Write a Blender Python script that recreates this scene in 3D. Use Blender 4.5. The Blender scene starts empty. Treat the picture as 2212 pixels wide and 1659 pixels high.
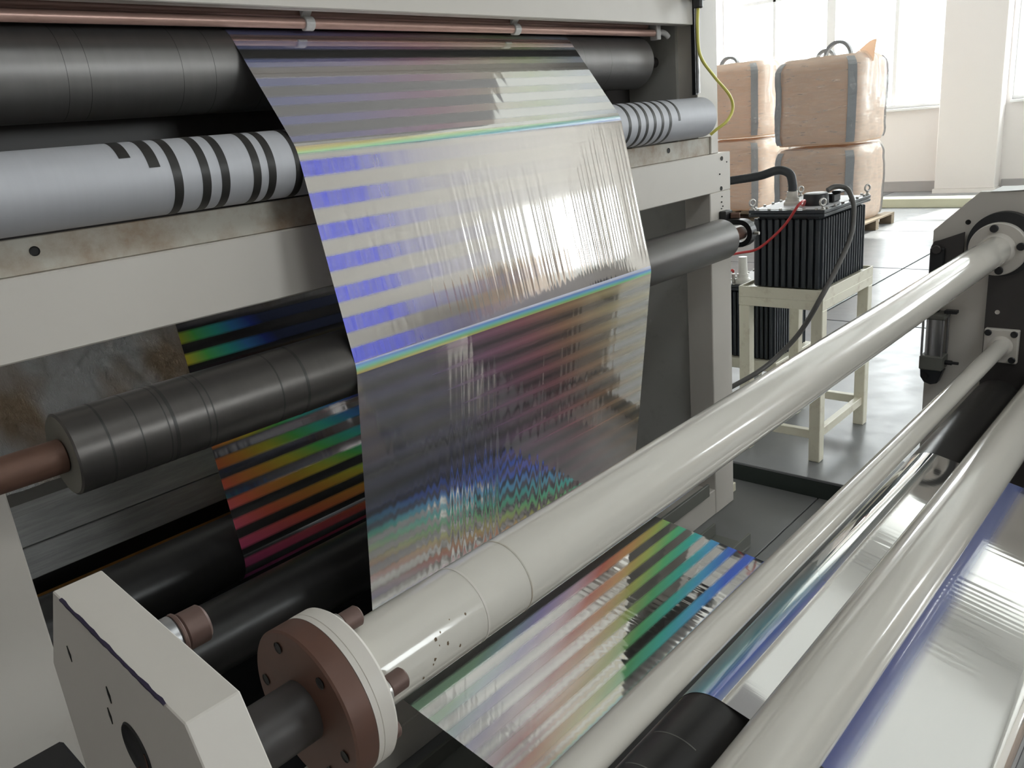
import bpy, bmesh, math, random
from mathutils import Matrix, Vector
random.seed(7)
SC = bpy.context.scene
C = SC.collection
PI = math.pi

# ------------------------------------------------------------------ camera
EYE = (0.0, 0.0, 1.55)
cam = bpy.data.cameras.new('camera'); co = bpy.data.objects.new('camera', cam); C.objects.link(co)
F_PX = 1741.1
cam.sensor_fit = 'HORIZONTAL'; cam.sensor_width = 36.0
cam.lens = F_PX / 2212.0 * 36.0
cam.clip_start = 0.02; cam.clip_end = 200
# rows: world X (along the rollers), Y (into the machine), Z (up) written in image axes (right, down, forward)
RX = Vector((0.66849, -0.28393, 0.68739)); RY = Vector((-0.73787, -0.13826, 0.66060)); RZ = Vector((-0.09253, -0.94882, -0.30192))
right = Vector((RX[0], RY[0], RZ[0])); down = Vector((RX[1], RY[1], RZ[1])); fwd = Vector((RX[2], RY[2], RZ[2]))
fwd.normalize(); right = (right - fwd * right.dot(fwd)).normalized(); up = right.cross(fwd)
m3 = Matrix((right, up, -fwd)).transposed()
co.matrix_world = Matrix.Translation(Vector(EYE)) @ m3.to_4x4()
SC.camera = co

# ------------------------------------------------------------------ light and exposure
SC.view_settings.view_transform = 'Standard'; SC.view_settings.look = 'None'
SC.view_settings.gamma = 1.0; SC.view_settings.use_curve_mapping = False
SC.view_settings.exposure = 0.32
W = bpy.data.worlds.new('sky'); SC.world = W; W.use_nodes = True
bg = W.node_tree.nodes['Background']; bg.inputs[0].default_value = (0.95, 0.97, 1.0, 1); bg.inputs[1].default_value = 11.0
sun = bpy.data.lights.new('sun', 'SUN'); so = bpy.data.objects.new('sun', sun); C.objects.link(so)
sun.energy = 9.0; sun.angle = math.radians(1.0); sun.color = (1.0, 0.96, 0.9)
so.rotation_euler = Vector((-0.72, 0.10, -0.70)).to_track_quat('-Z', 'Y').to_euler()
# daylight enters by these windows: (wall, a0, a1, z0, z1)
WIN_R = [(3.80, 7.47, 1.27, 4.6), (-1.2, 2.92, 1.27, 4.6), (-4.0, -1.9, 1.27, 4.6)]       # far wall, X = 13.9, spans in Y
WIN_F = [(9.9, 11.75, 1.95, 3.15), (2.6, 4.7, 1.7, 3.4)]           # wall behind the camera, Y = -6, spans in X; second added as front fill
FILL_SKYLIGHT = (-0.2, 1.35, -3.2, -2.0)                                                               # unseen ceiling opening added for top fill light, X and Y spans
def portal(name, loc, direction, sx, sy):
    l = bpy.data.lights.new(name, 'AREA'); l.shape = 'RECTANGLE'; l.size = sx; l.size_y = sy
    l.cycles.is_portal = True
    o = bpy.data.objects.new(name, l); C.objects.link(o); o.location = loc
    o.rotation_euler = Vector(direction).to_track_quat('-Z', 'Z').to_euler()
for a0, a1, z0, z1 in WIN_R: portal('window_portal', (14.12, (a0 + a1) / 2, (z0 + z1) / 2), (-1, 0, 0), a1 - a0, z1 - z0)
for a0, a1, z0, z1 in WIN_F: portal('window_portal', ((a0 + a1) / 2, -6.22, (z0 + z1) / 2), (0, 1, 0), a1 - a0, z1 - z0)

portal('fill_skylight_portal', ((FILL_SKYLIGHT[0] + FILL_SKYLIGHT[1]) / 2, (FILL_SKYLIGHT[2] + FILL_SKYLIGHT[3]) / 2, 5.78), (0, 0, -1), FILL_SKYLIGHT[1] - FILL_SKYLIGHT[0], FILL_SKYLIGHT[3] - FILL_SKYLIGHT[2])

# ------------------------------------------------------------------ node helpers and materials
class NT:
    def __init__(s, name):
        s.m = bpy.data.materials.new(name); s.m.use_nodes = True; s.t = s.m.node_tree; s.t.nodes.clear()
        s.out = s.t.nodes.new('ShaderNodeOutputMaterial')
    def n(s, typ, **kw):
        nd = s.t.nodes.new(typ)
        for k, v in kw.items(): setattr(nd, k, v)
        return nd
    def put(s, sock, v):
        if isinstance(v, bpy.types.NodeSocket): s.t.links.new(v, sock)
        elif isinstance(v, (tuple, list)) and len(v) == 3 and sock.type == 'RGBA': sock.default_value = (*v, 1)
        else: sock.default_value = v
    def math(s, op, a, b=0.0, clamp=False):
        nd = s.n('ShaderNodeMath', operation=op, use_clamp=clamp); s.put(nd.inputs[0], a); s.put(nd.inputs[1], b); return nd.outputs[0]
    def ramp(s, fac, stops, interp='LINEAR'):
        nd = s.n('ShaderNodeValToRGB'); cr = nd.color_ramp; cr.interpolation = interp
        while len(cr.elements) < len(stops): cr.elements.new(0.5)
        for e, (p, c) in zip(cr.elements, stops):
            e.position = p; e.color = (c, c, c, 1) if not isinstance(c, tuple) else (*c, 1)
        s.put(nd.inputs[0], fac); return nd.outputs[0]
    def mixc(s, fac, a, b):
        nd = s.n('ShaderNodeMix', data_type='RGBA'); s.put(nd.inputs[0], fac); s.put(nd.inputs[6], a); s.put(nd.inputs[7], b); return nd.outputs[2]
    def coord(s, scale=(1, 1, 1), kind='Object'):
        tc = s.n('ShaderNodeTexCoord'); mp = s.n('ShaderNodeMapping'); s.t.links.new(tc.outputs[kind], mp.inputs[0]); mp.inputs['Scale'].default_value = scale
        return mp.outputs[0]
    def noise(s, vec, scale, detail=3.0, rough=0.55):
        nd = s.n('ShaderNodeTexNoise'); s.put(nd.inputs['Vector'], vec); nd.inputs['Scale'].default_value = scale
        nd.inputs['Detail'].default_value = detail; nd.inputs['Roughness'].default_value = rough; return nd.outputs[0]
    def bump(s, h, strength, dist):
        nd = s.n('ShaderNodeBump'); nd.inputs['Strength'].default_value = strength; nd.inputs['Distance'].default_value = dist
        s.put(nd.inputs['Height'], h); return nd.outputs[0]
    def bsdf(s, **kw):
        nd = s.n('ShaderNodeBsdfPrincipled')
        for k, v in kw.items(): s.put(nd.inputs[k.replace('_', ' ')], v)
        return nd.outputs[0]
    def done(s, sh): s.t.links.new(sh, s.out.inputs[0]); return s.m

def paint(name, col, rough=0.45, metal=0.0, var=0.06, scale=6.0, stretch=(1, 1, 1), bump=0.0, bscale=60.0, bdist=0.001, dirt=None, dirt_amt=0.0, dirt_scale=9.0, coat=0.0, spec=0.5):
    t = NT(name); v = t.coord(stretch)
    f = t.noise(v, scale, 4)
    c = t.mixc(f, tuple(x * (1 - var) for x in col), tuple(min(1, x * (1 + var)) for x in col))
    if dirt:
        d = t.ramp(t.noise(v, dirt_scale, 8, 0.65), [(0.60 - dirt_amt * 0.2, 0.0), (0.74, 1.0)])
        c = t.mixc(t.math('MULTIPLY', d, dirt_amt), c, dirt)
    kw = dict(Base_Color=c, Roughness=rough, Metallic=metal, Coat_Weight=coat)
    if bump: kw['Normal'] = t.bump(t.noise(v, bscale, 2), bump, bdist)
    nd = t.bsdf(**kw)
    nd.node.inputs['Specular IOR Level'].default_value = spec
    return t.done(nd)

M = {}
M['cream'] = paint('cream_machine_paint', (0.68, 0.635, 0.58), 0.42, var=0.03, bump=0.05, dirt=(0.42, 0.36, 0.28), dirt_amt=0.10)
M['cream_rust'] = paint('cream_paint_with_rust', (0.54, 0.51, 0.44), 0.5, var=0.06, dirt=(0.27, 0.14, 0.05), dirt_amt=0.9, dirt_scale=9)
M['cream_tube'] = paint('cream_tube_enamel', (0.70, 0.665, 0.60), 0.15, var=0.03, scale=4, bump=0.12, bscale=170, bdist=0.0006, dirt=(0.40, 0.36, 0.28), dirt_amt=0.10, coat=0.5)
M['cream_stand'] = paint('ivory_stand_paint', (0.80, 0.76, 0.62), 0.4, var=0.04, dirt=(0.30, 0.18, 0.08), dirt_amt=0.35, dirt_scale=14)
M['inner'] = paint('shaded_panel_paint', (0.50, 0.49, 0.46), 0.5, var=0.05, dirt=(0.2, 0.19, 0.17), dirt_amt=0.3)  # machine cream greyed down, interior shade put into the paint colour
M['dark_plate'] = paint('dark_brown_steel', (0.055, 0.048, 0.046), 0.45, var=0.2)
M['black'] = paint('black_paint', (0.015, 0.015, 0.017), 0.4, var=0.2)
M['black_hole'] = paint('dark_bore', (0.012, 0.011, 0.010), 0.6)
M['steel'] = paint('machined_steel', (0.45, 0.45, 0.46), 0.35, 0.9, var=0.1)
M['zinc'] = paint('zinc_hardware', (0.55, 0.53, 0.50), 0.35, 0.8, var=0.1)
M['rust_shaft'] = paint('rusty_shaft', (0.16, 0.085, 0.06), 0.55, 0.3, var=0.25, scale=12, stretch=(1, 4, 4))
M['brown_flange'] = paint('red_oxide_flange', (0.125, 0.06, 0.042), 0.5, 0.2, var=0.22, scale=14, dirt=(0.10, 0.06, 0.05), dirt_amt=0.5, dirt_scale=20)
M['bolt_brown'] = paint('brown_socket_bolt', (0.16, 0.10, 0.085), 0.5, 0.3, var=0.2, scale=30)
M['copper'] = paint('copper_pipe', (0.66, 0.42, 0.35), 0.36, 0.3, var=0.10, stretch=(2, 20, 20), dirt=(0.25, 0.12, 0.09), dirt_amt=0.4)
M['copper_dark'] = paint('tarnished_copper_pipe', (0.42, 0.26, 0.22), 0.45, 0.3, var=0.12, stretch=(2, 20, 20))
M['nylon'] = paint('white_nylon_clip', (0.72, 0.70, 0.68), 0.4)
M['rubber_dark'] = paint('dark_rubber', (0.030, 0.028, 0.026), 0.42, var=0.12, stretch=(30, 1, 1))
M['hose'] = paint('black_hose', (0.035, 0.038, 0.042), 0.55, var=0.15)
M['cable_grey'] = paint('grey_cable', (0.10, 0.095, 0.09), 0.5, var=0.1)
M['cable_red'] = paint('red_wire', (0.50, 0.04, 0.04), 0.4)
M['cable_yellow'] = paint('yellow_cable', (0.78, 0.72, 0.16), 0.4)
M['tank'] = paint('black_tank_enamel', (0.028, 0.034, 0.042), 0.35, var=0.15, dirt=(0.10, 0.10, 0.10), dirt_amt=0.25, dirt_scale=20)
M['lid'] = paint('pale_tank_lid', (0.70, 0.69, 0.70), 0.5, 0.0, var=0.1)  # even pale grey for the lid plate and cap top
M['fitting'] = paint('pale_fitting', (0.62, 0.58, 0.52), 0.5, var=0.08)
M['porcelain'] = paint('white_insulator', (0.80, 0.78, 0.72), 0.3)
M['yellow_bar'] = paint('ochre_bar', (0.42, 0.20, 0.04), 0.6, var=0.2)
M['purple_chip'] = paint('chipped_primer', (0.022, 0.014, 0.045), 0.6, var=0.2)
M['wood'] = paint('pallet_wood', (0.24, 0.19, 0.13), 0.8, var=0.2, stretch=(2, 2, 12))
M['kerb'] = paint('kerb_paint', (0.62, 0.62, 0.46), 0.7, var=0.06)
M['alu'] = paint('white_window_frame', (0.80, 0.80, 0.80), 0.4)
M['wall'] = paint('white_wall_paint', (0.82, 0.775, 0.755), 0.75, var=0.02, scale=1.2)
M['wall_beige'] = paint('beige_wall_paint', (0.50, 0.47, 0.44), 0.75, var=0.05, scale=0.8)
M['ceil'] = paint('white_ceiling_board', (0.86, 0.85, 0.82), 0.85, var=0.02, scale=0.6)
M['base_band'] = paint('grey_wall_base', (0.40, 0.38, 0.38), 0.7, var=0.05)
M['leaf'] = paint('green_leaf', (0.25, 0.50, 0.12), 0.5, var=0.2)
M['paper'] = paint('white_paper', (0.85, 0.85, 0.83), 0.6, var=0.02)
M['strap'] = paint('grey_webbing', (0.33, 0.34, 0.35), 0.7, var=0.12, stretch=(8, 8, 40))
M['bar_grey'] = paint('grey_floor_channel', (0.17, 0.17, 0.15), 0.6, var=0.1)
M['oil_floor'] = paint('oily_black_floor', (0.02, 0.02, 0.021), 0.5, var=0.3)

def roller_mat(name, col, rough, metal, ring=70.0, var=0.12):
    t = NT(name); v = t.coord((1, 0.02, 0.02))
    f = t.noise(v, ring, 5, 0.6)
    c = t.mixc(f, tuple(x * (1 - var) for x in col), tuple(x * (1 + var) for x in col))
    return t.done(t.bsdf(Base_Color=c, Roughness=t.math('ADD', rough - 0.06, t.math('MULTIPLY', f, 0.12)), Metallic=metal, Normal=t.bump(f, 0.06, 0.0005)))
M['roller_black'] = roller_mat('black_satin_roller', (0.24, 0.23, 0.225), 0.44, 0.7, 40)
M['roller_alu'] = roller_mat('matt_aluminium_roller', (0.56, 0.565, 0.60), 0.58, 0.25, 90, 0.05)
M['roller_dark'] = roller_mat('dark_anodised_roller', (0.10, 0.092, 0.087), 0.36, 0.7, 70, 0.10)
M['roller_end'] = paint('roller_end_face', (0.22, 0.21, 0.18), 0.6, 0.2, var=0.1)
M['rubber_roll'] = roller_mat('black_rubber_roller', (0.028, 0.026, 0.025), 0.33, 0.0, 40, 0.15)

def concrete(name, col, rough, gloss_var):
    t = NT(name); v = t.coord()
    f = t.noise(v, 1.4, 8, 0.6); g = t.noise(v, 22, 5, 0.7)
    c = t.mixc(f, tuple(x * 0.86 for x in col), tuple(x * 1.10 for x in col))
    c = t.mixc(t.math('MULTIPLY', g, 0.22), c, tuple(x * 0.6 for x in col))
    r = t.math('ADD', rough, t.math('MULTIPLY', t.math('SUBTRACT', t.noise(v, 5, 6, 0.7), 0.5), gloss_var))
    return t.done(t.bsdf(Base_Color=c, Roughness=r, Normal=t.bump(t.noise(v, 9, 4), 0.12, 0.004)))
M['floor'] = concrete('polished_concrete', (0.25, 0.255, 0.265), 0.34, 0.36)
M['pit'] = concrete('pit_concrete', (0.20, 0.20, 0.20), 0.45, 0.2)

M['chip'] = paint('bare_rusty_chip', (0.30, 0.21, 0.13), 0.6, var=0.2)
M['joint'] = paint('dark_joint_sealant', (0.035, 0.045, 0.04), 0.8)
def glass():
    t = NT('window_glass'); tr = t.n('ShaderNodeBsdfTransparent'); tr.inputs[0].default_value = (0.97, 0.99, 0.98, 1)
    gl = t.n('ShaderNodeBsdfGlossy'); gl.inputs['Roughness'].default_value = 0.02
    mx = t.n('ShaderNodeMixShader'); mx.inputs[0].default_value = 0.06
    t.t.links.new(tr.outputs[0], mx.inputs[1]); t.t.links.new(gl.outputs[0], mx.inputs[2]); return t.done(mx.outputs[0])
M['glass'] = glass()
def wrap_plastic(name, fac, wrinkle, tint):
    t = NT(name); v = t.coord((0.8, 0.8, 5.0)); h = t.noise(v, wrinkle, 2, 0.4)
    tr = t.n('ShaderNodeBsdfTransparent'); tr.inputs[0].default_value = (*tint, 1)
    gl = t.bsdf(Base_Color=(0.9, 0.9, 0.9), Roughness=0.16, Normal=t.bump(h, 0.25, 0.010))
    mx = t.n('ShaderNodeMixShader'); t.put(mx.inputs[0], t.ramp(h, [(0.35, fac * 0.7), (0.7, fac * 1.2)]))
    t.t.links.new(tr.outputs[0], mx.inputs[1]); t.t.links.new(gl, mx.inputs[2]); return t.done(mx.outputs[0])
M['wrap'] = wrap_plastic('clear_stretch_wrap', 0.24, 7.0, (1, 1, 1))
def bag_mat():
    t = NT('woven_tan_bag'); v = t.coord(); h = t.noise(t.coord((1, 1, 2.2)), 5, 3, 0.5)
    c = t.mixc(h, (0.70, 0.51, 0.37), (0.78, 0.59, 0.44))
    d = t.n('ShaderNodeBsdfTranslucent'); d.inputs[0].default_value = (0.75, 0.58, 0.44, 1)
    b = t.bsdf(Base_Color=c, Roughness=0.7, Normal=t.bump(h, 0.3, 0.02))
    mx = t.n('ShaderNodeMixShader'); mx.inputs[0].default_value = 0.30
    t.t.links.new(b, mx.inputs[1]); t.t.links.new(d.outputs[0], mx.inputs[2]); return t.done(mx.outputs[0])
M['bag'] = bag_mat()
def sheet_mat():
    t = NT('crumpled_silver_sheet')
    h1 = t.noise(t.coord((1.0, 1, 0.5)), 5, 4, 0.6); h2 = t.noise(t.coord((3.0, 1, 1.2)), 22, 4, 0.7)
    h = t.math('ADD', h1, t.math('MULTIPLY', h2, 0.30))
    c = t.mixc(t.ramp(t.noise(t.coord((1, 1, 0.35)), 5.0, 2), [(0.42, 0.0), (0.62, 1.0)]), (0.82, 0.82, 0.83), (0.50, 0.38, 0.27))
    return t.done(t.bsdf(Base_Color=c, Roughness=0.24, Metallic=0.6, Normal=t.bump(h, 1.0, 0.05)))
M['sheet'] = sheet_mat()
def slab_mat():
    t = NT('streaked_grey_metal'); h = t.noise(t.coord((1.2, 14, 14)), 4, 8, 0.7)
    c = t.mixc(h, (0.12, 0.12, 0.122), (0.55, 0.55, 0.54))
    return t.done(t.bsdf(Base_Color=c, Roughness=0.5, Metallic=0.2, Normal=t.bump(h, 0.3, 0.003)))
M['slab'] = slab_mat()

RAINBOW = [(0.0, (0.30, 0.10, 0.42)), (0.10, (0.90, 0.10, 0.28)), (0.22, (1.0, 0.17, 0.08)), (0.34, (1.0, 0.45, 0.05)), (0.44, (0.92, 0.85, 0.06)),
           (0.55, (0.18, 0.95, 0.18)), (0.68, (0.08, 0.90, 0.75)), (0.80, (0.08, 0.42, 1.0)), (0.92, (0.03, 0.08, 0.55)), (1.0, (0.02, 0.04, 0.14))]  # spectrum of diffracted window light, laid into the film as fixed colours
def film_mat(name, stops, s_fn, amount_u, amount_v=None, period=0.063, duty=0.46, phase=0.0, soft=0.10, stripe=True, mirror=(0.93, 0.92, 0.90), rough=0.05,
             streak=0.0, bump=0.0, g_rough=0.35, g_metal=0.25, haze=0.06, haze_col=(0.6, 0.59, 0.58), trans=0.0):
    """mirror foil, diffracted window light painted on as colour bands across the web; u across the width, v metres along it"""
    t = NT(name); tc = t.n('ShaderNodeTexCoord'); sp = t.n('ShaderNodeSeparateXYZ'); t.t.links.new(tc.outputs['UV'], sp.inputs[0])
    u, v = sp.outputs[0], sp.outputs[1]
    s = s_fn(t, u, v); col = t.ramp(s, stops)
    amt = t.ramp(u, amount_u)
    if amount_v: amt = t.math('MULTIPLY', amt, t.ramp(v, amount_v))
    if stripe:
        fr = t.math('FRACT', t.math('ADD', t.math('DIVIDE', v, period), phase))
        tri = t.math('ABSOLUTE', t.math('SUBTRACT', fr, 0.5))          # 0 in the band centre, 0.5 between bands
        mask = t.ramp(tri, [(max(0.0, duty / 2 - soft / 2), 1.0), (duty / 2 + soft / 2, 0.0)])
        amt = t.math('MULTIPLY', amt, mask)
    cv = t.n('ShaderNodeCombineXYZ'); t.put(cv.inputs[0], t.math('MULTIPLY', u, 16.0)); t.put(cv.inputs[1], t.math('MULTIPLY', v, 0.8))
    st = t.noise(cv.outputs[0], 3.0, 4, 0.65)
    if streak: amt = t.math('MULTIPLY', amt, t.ramp(st, [(0.5 - streak / 2, 0.45), (0.5 + streak / 2, 1.0)]))
    nrm = t.bump(st, bump, 0.002) if bump else None
    kw = dict(Normal=nrm) if nrm else {}
    a = t.bsdf(Base_Color=mirror, Metallic=1.0, Roughness=rough, **kw)
    b = t.bsdf(Base_Color=col, Metallic=g_metal, Roughness=g_rough, **kw)
    if trans:
        tl = t.n('ShaderNodeBsdfTranslucent'); t.put(tl.inputs[0], col); m3_ = t.n('ShaderNodeMixShader'); m3_.inputs[0].default_value = trans
        t.t.links.new(b, m3_.inputs[1]); t.t.links.new(tl.outputs[0], m3_.inputs[2]); b = m3_.outputs[0]
    mx = t.n('ShaderNodeMixShader'); t.put(mx.inputs[0], amt); t.t.links.new(a, mx.inputs[1]); t.t.links.new(b, mx.inputs[2])
    df = t.n('ShaderNodeBsdfDiffuse'); df.inputs[0].default_value = (*haze_col, 1)
    m2 = t.n('ShaderNodeMixShader'); m2.inputs[0].default_value = haze; t.t.links.new(mx.outputs[0], m2.inputs[1]); t.t.links.new(df.outputs[0], m2.inputs[2])
    return t.done(m2.outputs[0])

# ------------------------------------------------------------------ geometry helpers
ORG = {}                                   # world position of every object (all transforms are plain shifts)
def link(o, parent=None, org=(0, 0, 0)):
    C.objects.link(o); o.location = org; ORG[o.name] = Vector(org)
    if parent:
        o.parent = parent; o.matrix_parent_inverse = Matrix.Translation(-ORG[parent.name])
    return o
def tag(o, label=None, cat=None, group=None, kind=None):
    for k, v in (('label', label), ('category', cat), ('group', group), ('kind', kind)):
        if v: o[k] = v
    return o
def thing(name, label, cat, loc, group=None):
    o = bpy.data.objects.new(name, None); o.empty_display_size = 0.05; link(o, None, loc); return tag(o, label, cat, group)
def ob(name, bm, mat, parent=None, smooth=False, label=None):
    me = bpy.data.meshes.new(name)
    if smooth:
        for f in bm.faces: f.smooth = True
    xs = [v.co for v in bm.verts]
    lo = Vector([min(c[i] for c in xs) for i in range(3)]); hi = Vector([max(c[i] for c in xs) for i in range(3)])
    ctr = Vector(((lo.x + hi.x) / 2, (lo.y + hi.y) / 2, lo.z))
    for v in bm.verts: v.co -= ctr
    bmesh.ops.recalc_face_normals(bm, faces=bm.faces) if not getattr(bm, '_keep', False) else None
    bm.to_mesh(me); bm.free()
    me.materials.append(M[mat] if isinstance(mat, str) else mat)
    if smooth:
        try: me.set_sharp_from_angle(angle=math.radians(40))
        except Exception: pass
    o = bpy.data.objects.new(name, me); link(o, parent, ctr)
    if label: o['label'] = label
    return o
def put(name, src, at, parent, shift=None):          # a copy that shares its mesh
    o = bpy.data.objects.new(name, src.data); return link(o, parent, at)
def B(): return bmesh.new()
def box(bm, x0, x1, y0, y1, z0, z1, bev=0.0):
    n0 = len(bm.verts)
    g = bmesh.ops.create_cube(bm, size=1.0)['verts']
    for v in g: v.co = Vector(((x0 + x1) / 2 + v.co.x * (x1 - x0), (y0 + y1) / 2 + v.co.y * (y1 - y0), (z0 + z1) / 2 + v.co.z * (z1 - z0)))
    if bev:
        es = list({e for v in g for e in v.link_edges})
        bmesh.ops.bevel(bm, geom=es, offset=bev, segments=1, affect='EDGES', profile=0.5)
    return bm
def prism(bm, poly, a0, a1, axis='X', bev=0.0):
    def P(p, a):
        return Vector((a, p[0], p[1])) if axis == 'X' else (Vector((p[0], a, p[1])) if axis == 'Y' else Vector((p[0], p[1], a)))
    A = [bm.verts.new(P(p, a0)) for p in poly]; D = [bm.verts.new(P(p, a1)) for p in poly]
    n = len(poly); fs = [bm.faces.new(A), bm.faces.new(list(reversed(D)))]
    for i in range(n): fs.append(bm.faces.new((A[i], D[i], D[(i + 1) % n], A[(i + 1) % n])))
    bmesh.ops.recalc_face_normals(bm, faces=fs)
    if bev:
        es = list({e for f in fs for e in f.edges})
        bmesh.ops.bevel(bm, geom=es, offset=bev, segments=1, affect='EDGES', profile=0.5)
    return bm
def lathe(bm, prof, org, axis=(1, 0, 0), seg=48, a0=0.0, a1=2 * PI):
    """profile [(distance along axis, radius)]"""
    ax = Vector(axis).normalized(); ref = Vector((0, 0, 1)) if abs(ax.z) < 0.9 else Vector((0, 1, 0))
    e1 = (ref - ax * ref.dot(ax)).normalized(); e2 = ax.cross(e1); org = Vector(org)
    full = abs(a1 - a0 - 2 * PI) < 1e-6; nn = seg if full else seg + 1; rings = []
    for d, r in prof:
        if r < 1e-7: rings.append([bm.verts.new(org + ax * d)]); continue
        rings.append([bm.verts.new(org + ax * d + (e1 * math.cos(a0 + (a1 - a0) * k / seg) + e2 * math.sin(a0 + (a1 - a0) * k / seg)) * r) for k in range(nn)])
    for p, q in zip(rings, rings[1:]):
        m = seg
        for k in range(m):
            k2 = (k + 1) % nn if full else k + 1
            if len(p) == 1 and len(q) == 1: continue
            if len(p) == 1: bm.faces.new((p[0], q[k2], q[k]))
            elif len(q) == 1: bm.faces.new((p[k], p[k2], q[0]))
            else: bm.faces.new((p[k], p[k2], q[k2], q[k]))
    return bm
def cyl(bm, org, axis, r, length, seg=32, bev=0.0):
    b = min(bev, r * 0.6)
    pr = [(0, 0), (0, r - b), (b, r), (length - b, r), (length, r - b), (length, 0)] if b else [(0, 0), (0, r), (length, r), (length, 0)]
    return lathe(bm, pr, org, axis, seg)
def catmull(pts, n=10):
    P = [Vector(p) for p in pts]; P = [2 * P[0] - P[1]] + P + [2 * P[-1] - P[-2]]; out = []
    for i in range(1, len(P) - 2):
        p0, p1, p2, p3 = P[i - 1:i + 3]
        for k in range(n):
            t = k / n
            out.append(0.5 * ((2 * p1) + (-p0 + p2) * t + (2 * p0 - 5 * p1 + 4 * p2 - p3) * t * t + (-p0 + 3 * p1 - 3 * p2 + p3) * t ** 3))
    out.append(P[-2]); return out
def sweep(bm, pts, r, seg=12, n=10, smooth=True, ribs=0.0):
    Q = catmull(pts, n) if smooth else [Vector(p) for p in pts]
    rings = []; prev = None
    for i, p in enumerate(Q):
        d = (Q[min(i + 1, len(Q) - 1)] - Q[max(i - 1, 0)]).normalized()
        if prev is None: prev = d.orthogonal().normalized()
        e1 = (prev - d * prev.dot(d)).normalized(); e2 = d.cross(e1); prev = e1
        rr = r * (1 + (ribs if i % 2 else 0.0))
        rings.append([bm.verts.new(p + (e1 * math.cos(2 * PI * k / seg) + e2 * math.sin(2 * PI * k / seg)) * rr) for k in range(seg)])
    for a, b in zip(rings, rings[1:]):
        for k in range(seg): bm.faces.new((a[k], a[(k + 1) % seg], b[(k + 1) % seg], b[k]))
    bm.faces.new(list(reversed(rings[0]))); bm.faces.new(rings[-1]); return bm
def torus(bm, org, axis, R, r, seg=24, ring=10):
    return lathe(bm, [(r * math.sin(2 * PI * k / ring), R + r * math.cos(2 * PI * k / ring)) for k in range(ring + 1)], org, axis, seg)
def struct(name, bm, mat, parent=None):
    o = ob(name, bm, mat, parent)
    if not parent: o['kind'] = 'structure'
    return o

# ------------------------------------------------------------------ the hall
PITX, PITZ = 3.13, -0.087
bm = B(); box(bm, PITX, 14.3, -6.3, 9.2, -0.4, -0.012); box(bm, -6.2, PITX, -6.3, -1.3, -0.4, -0.012); box(bm, -6.2, PITX, 4.2, 9.2, -0.4, -0.012)
floor = struct('floor', bm, 'joint')
slab_x = [PITX, 5.74, 7.73, 9.9, 12.1, 14.25]; slab_y = [-6.25, -3.9, -1.8, 0.28, 2.37, 4.45, 6.55, 9.15]
for i in range(5):
    for j in range(7):
        bm = B(); box(bm, slab_x[i] + 0.009 * (i > 0), slab_x[i + 1] - 0.009, slab_y[j] + 0.009, slab_y[j + 1] - 0.009, -0.012, 0.0, 0.002); ob('floor_slab', bm, 'floor', floor)
for x0, x1, y0, y1 in ((-6.15, -1.5, -6.25, -1.3), (-1.488, PITX - 0.006, -6.25, -1.3), (-6.15, PITX - 0.006, 4.2, 9.15)):
    bm = B(); box(bm, x0, x1, y0, y1, -0.012, 0.0, 0.002); ob('floor_slab', bm, 'floor', floor)
bm = B(); box(bm, -6.2, PITX, -1.3, 4.2, -0.5, PITZ - 0.01); pit = struct('floor_pit', bm, 'pit')
for x0, x1 in ((-6.2, 0.9), (0.906, 2.2), (2.206, PITX)):
    for y0, y1 in ((-1.3, 0.55), (0.556, 1.25), (1.256, 4.2)):
        bm = B(); box(bm, x0, x1, y0, y1, PITZ - 0.01, PITZ, 0.0015); ob('floor_slab', bm, 'pit', pit)

def holed_wall(name, axis, c0, c1, a0, a1, h, holes, mat):
    bm = B(); ed = sorted({a0, a1, *[x for q in holes for x in q[:2]]})
    for s, e in zip(ed, ed[1:]):
        hs = [q for q in holes if q[0] <= s + 1e-6 and q[1] >= e - 1e-6]
        zs = [(0.0, h)] if not hs else [(0.0, hs[0][2]), (hs[0][3], h)]
        for z0, z1 in zs:
            if axis == 'X': box(bm, c0, c1, s, e, z0, z1)
            else: box(bm, s, e, c0, c1, z0, z1)
    return struct(name, bm, mat)
HC = 5.6
holed_wall('wall_right', 'X', 13.9, 14.1, -6.2, 9.2, HC, WIN_R, 'wall')
holed_wall('wall_front', 'Y', -6.2, -6.0, -6.2, 13.9, HC, WIN_F, 'wall_beige')
bm = B(); box(bm, -6.2, 13.9, 9.0, 9.2, 0, HC); struct('wall_back', bm, 'wall')
bm = B(); box(bm, -6.2, -6.0, -6.0, 9.0, 0, HC); struct('wall_left', bm, 'wall')
bm = B(); box(bm, -6.2, FILL_SKYLIGHT[0], -6.2, 9.2, HC, HC + 0.15); box(bm, FILL_SKYLIGHT[1], 14.1, -6.2, 9.2, HC, HC + 0.15); box(bm, FILL_SKYLIGHT[0], FILL_SKYLIGHT[1], -6.2, FILL_SKYLIGHT[2], HC, HC + 0.15); box(bm, FILL_SKYLIGHT[0], FILL_SKYLIGHT[1], FILL_SKYLIGHT[3], 9.2, HC, HC + 0.15)
ceiling = struct('ceiling', bm, 'ceil')
bm = B(); box(bm, FILL_SKYLIGHT[0], FILL_SKYLIGHT[1], FILL_SKYLIGHT[2], FILL_SKYLIGHT[3], HC + 0.10, HC + 0.106); ob('fill_skylight_pane', bm, 'glass', ceiling)
for i, x in enumerate((-2.0, 2.2, 5.1, 8.8, 12.2)):
    bm = B(); box(bm, x, x + 0.30, -6.0, 9.0, HC - 0.45, HC); ob('ceiling_beam', bm, 'ceil', ceiling)
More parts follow.
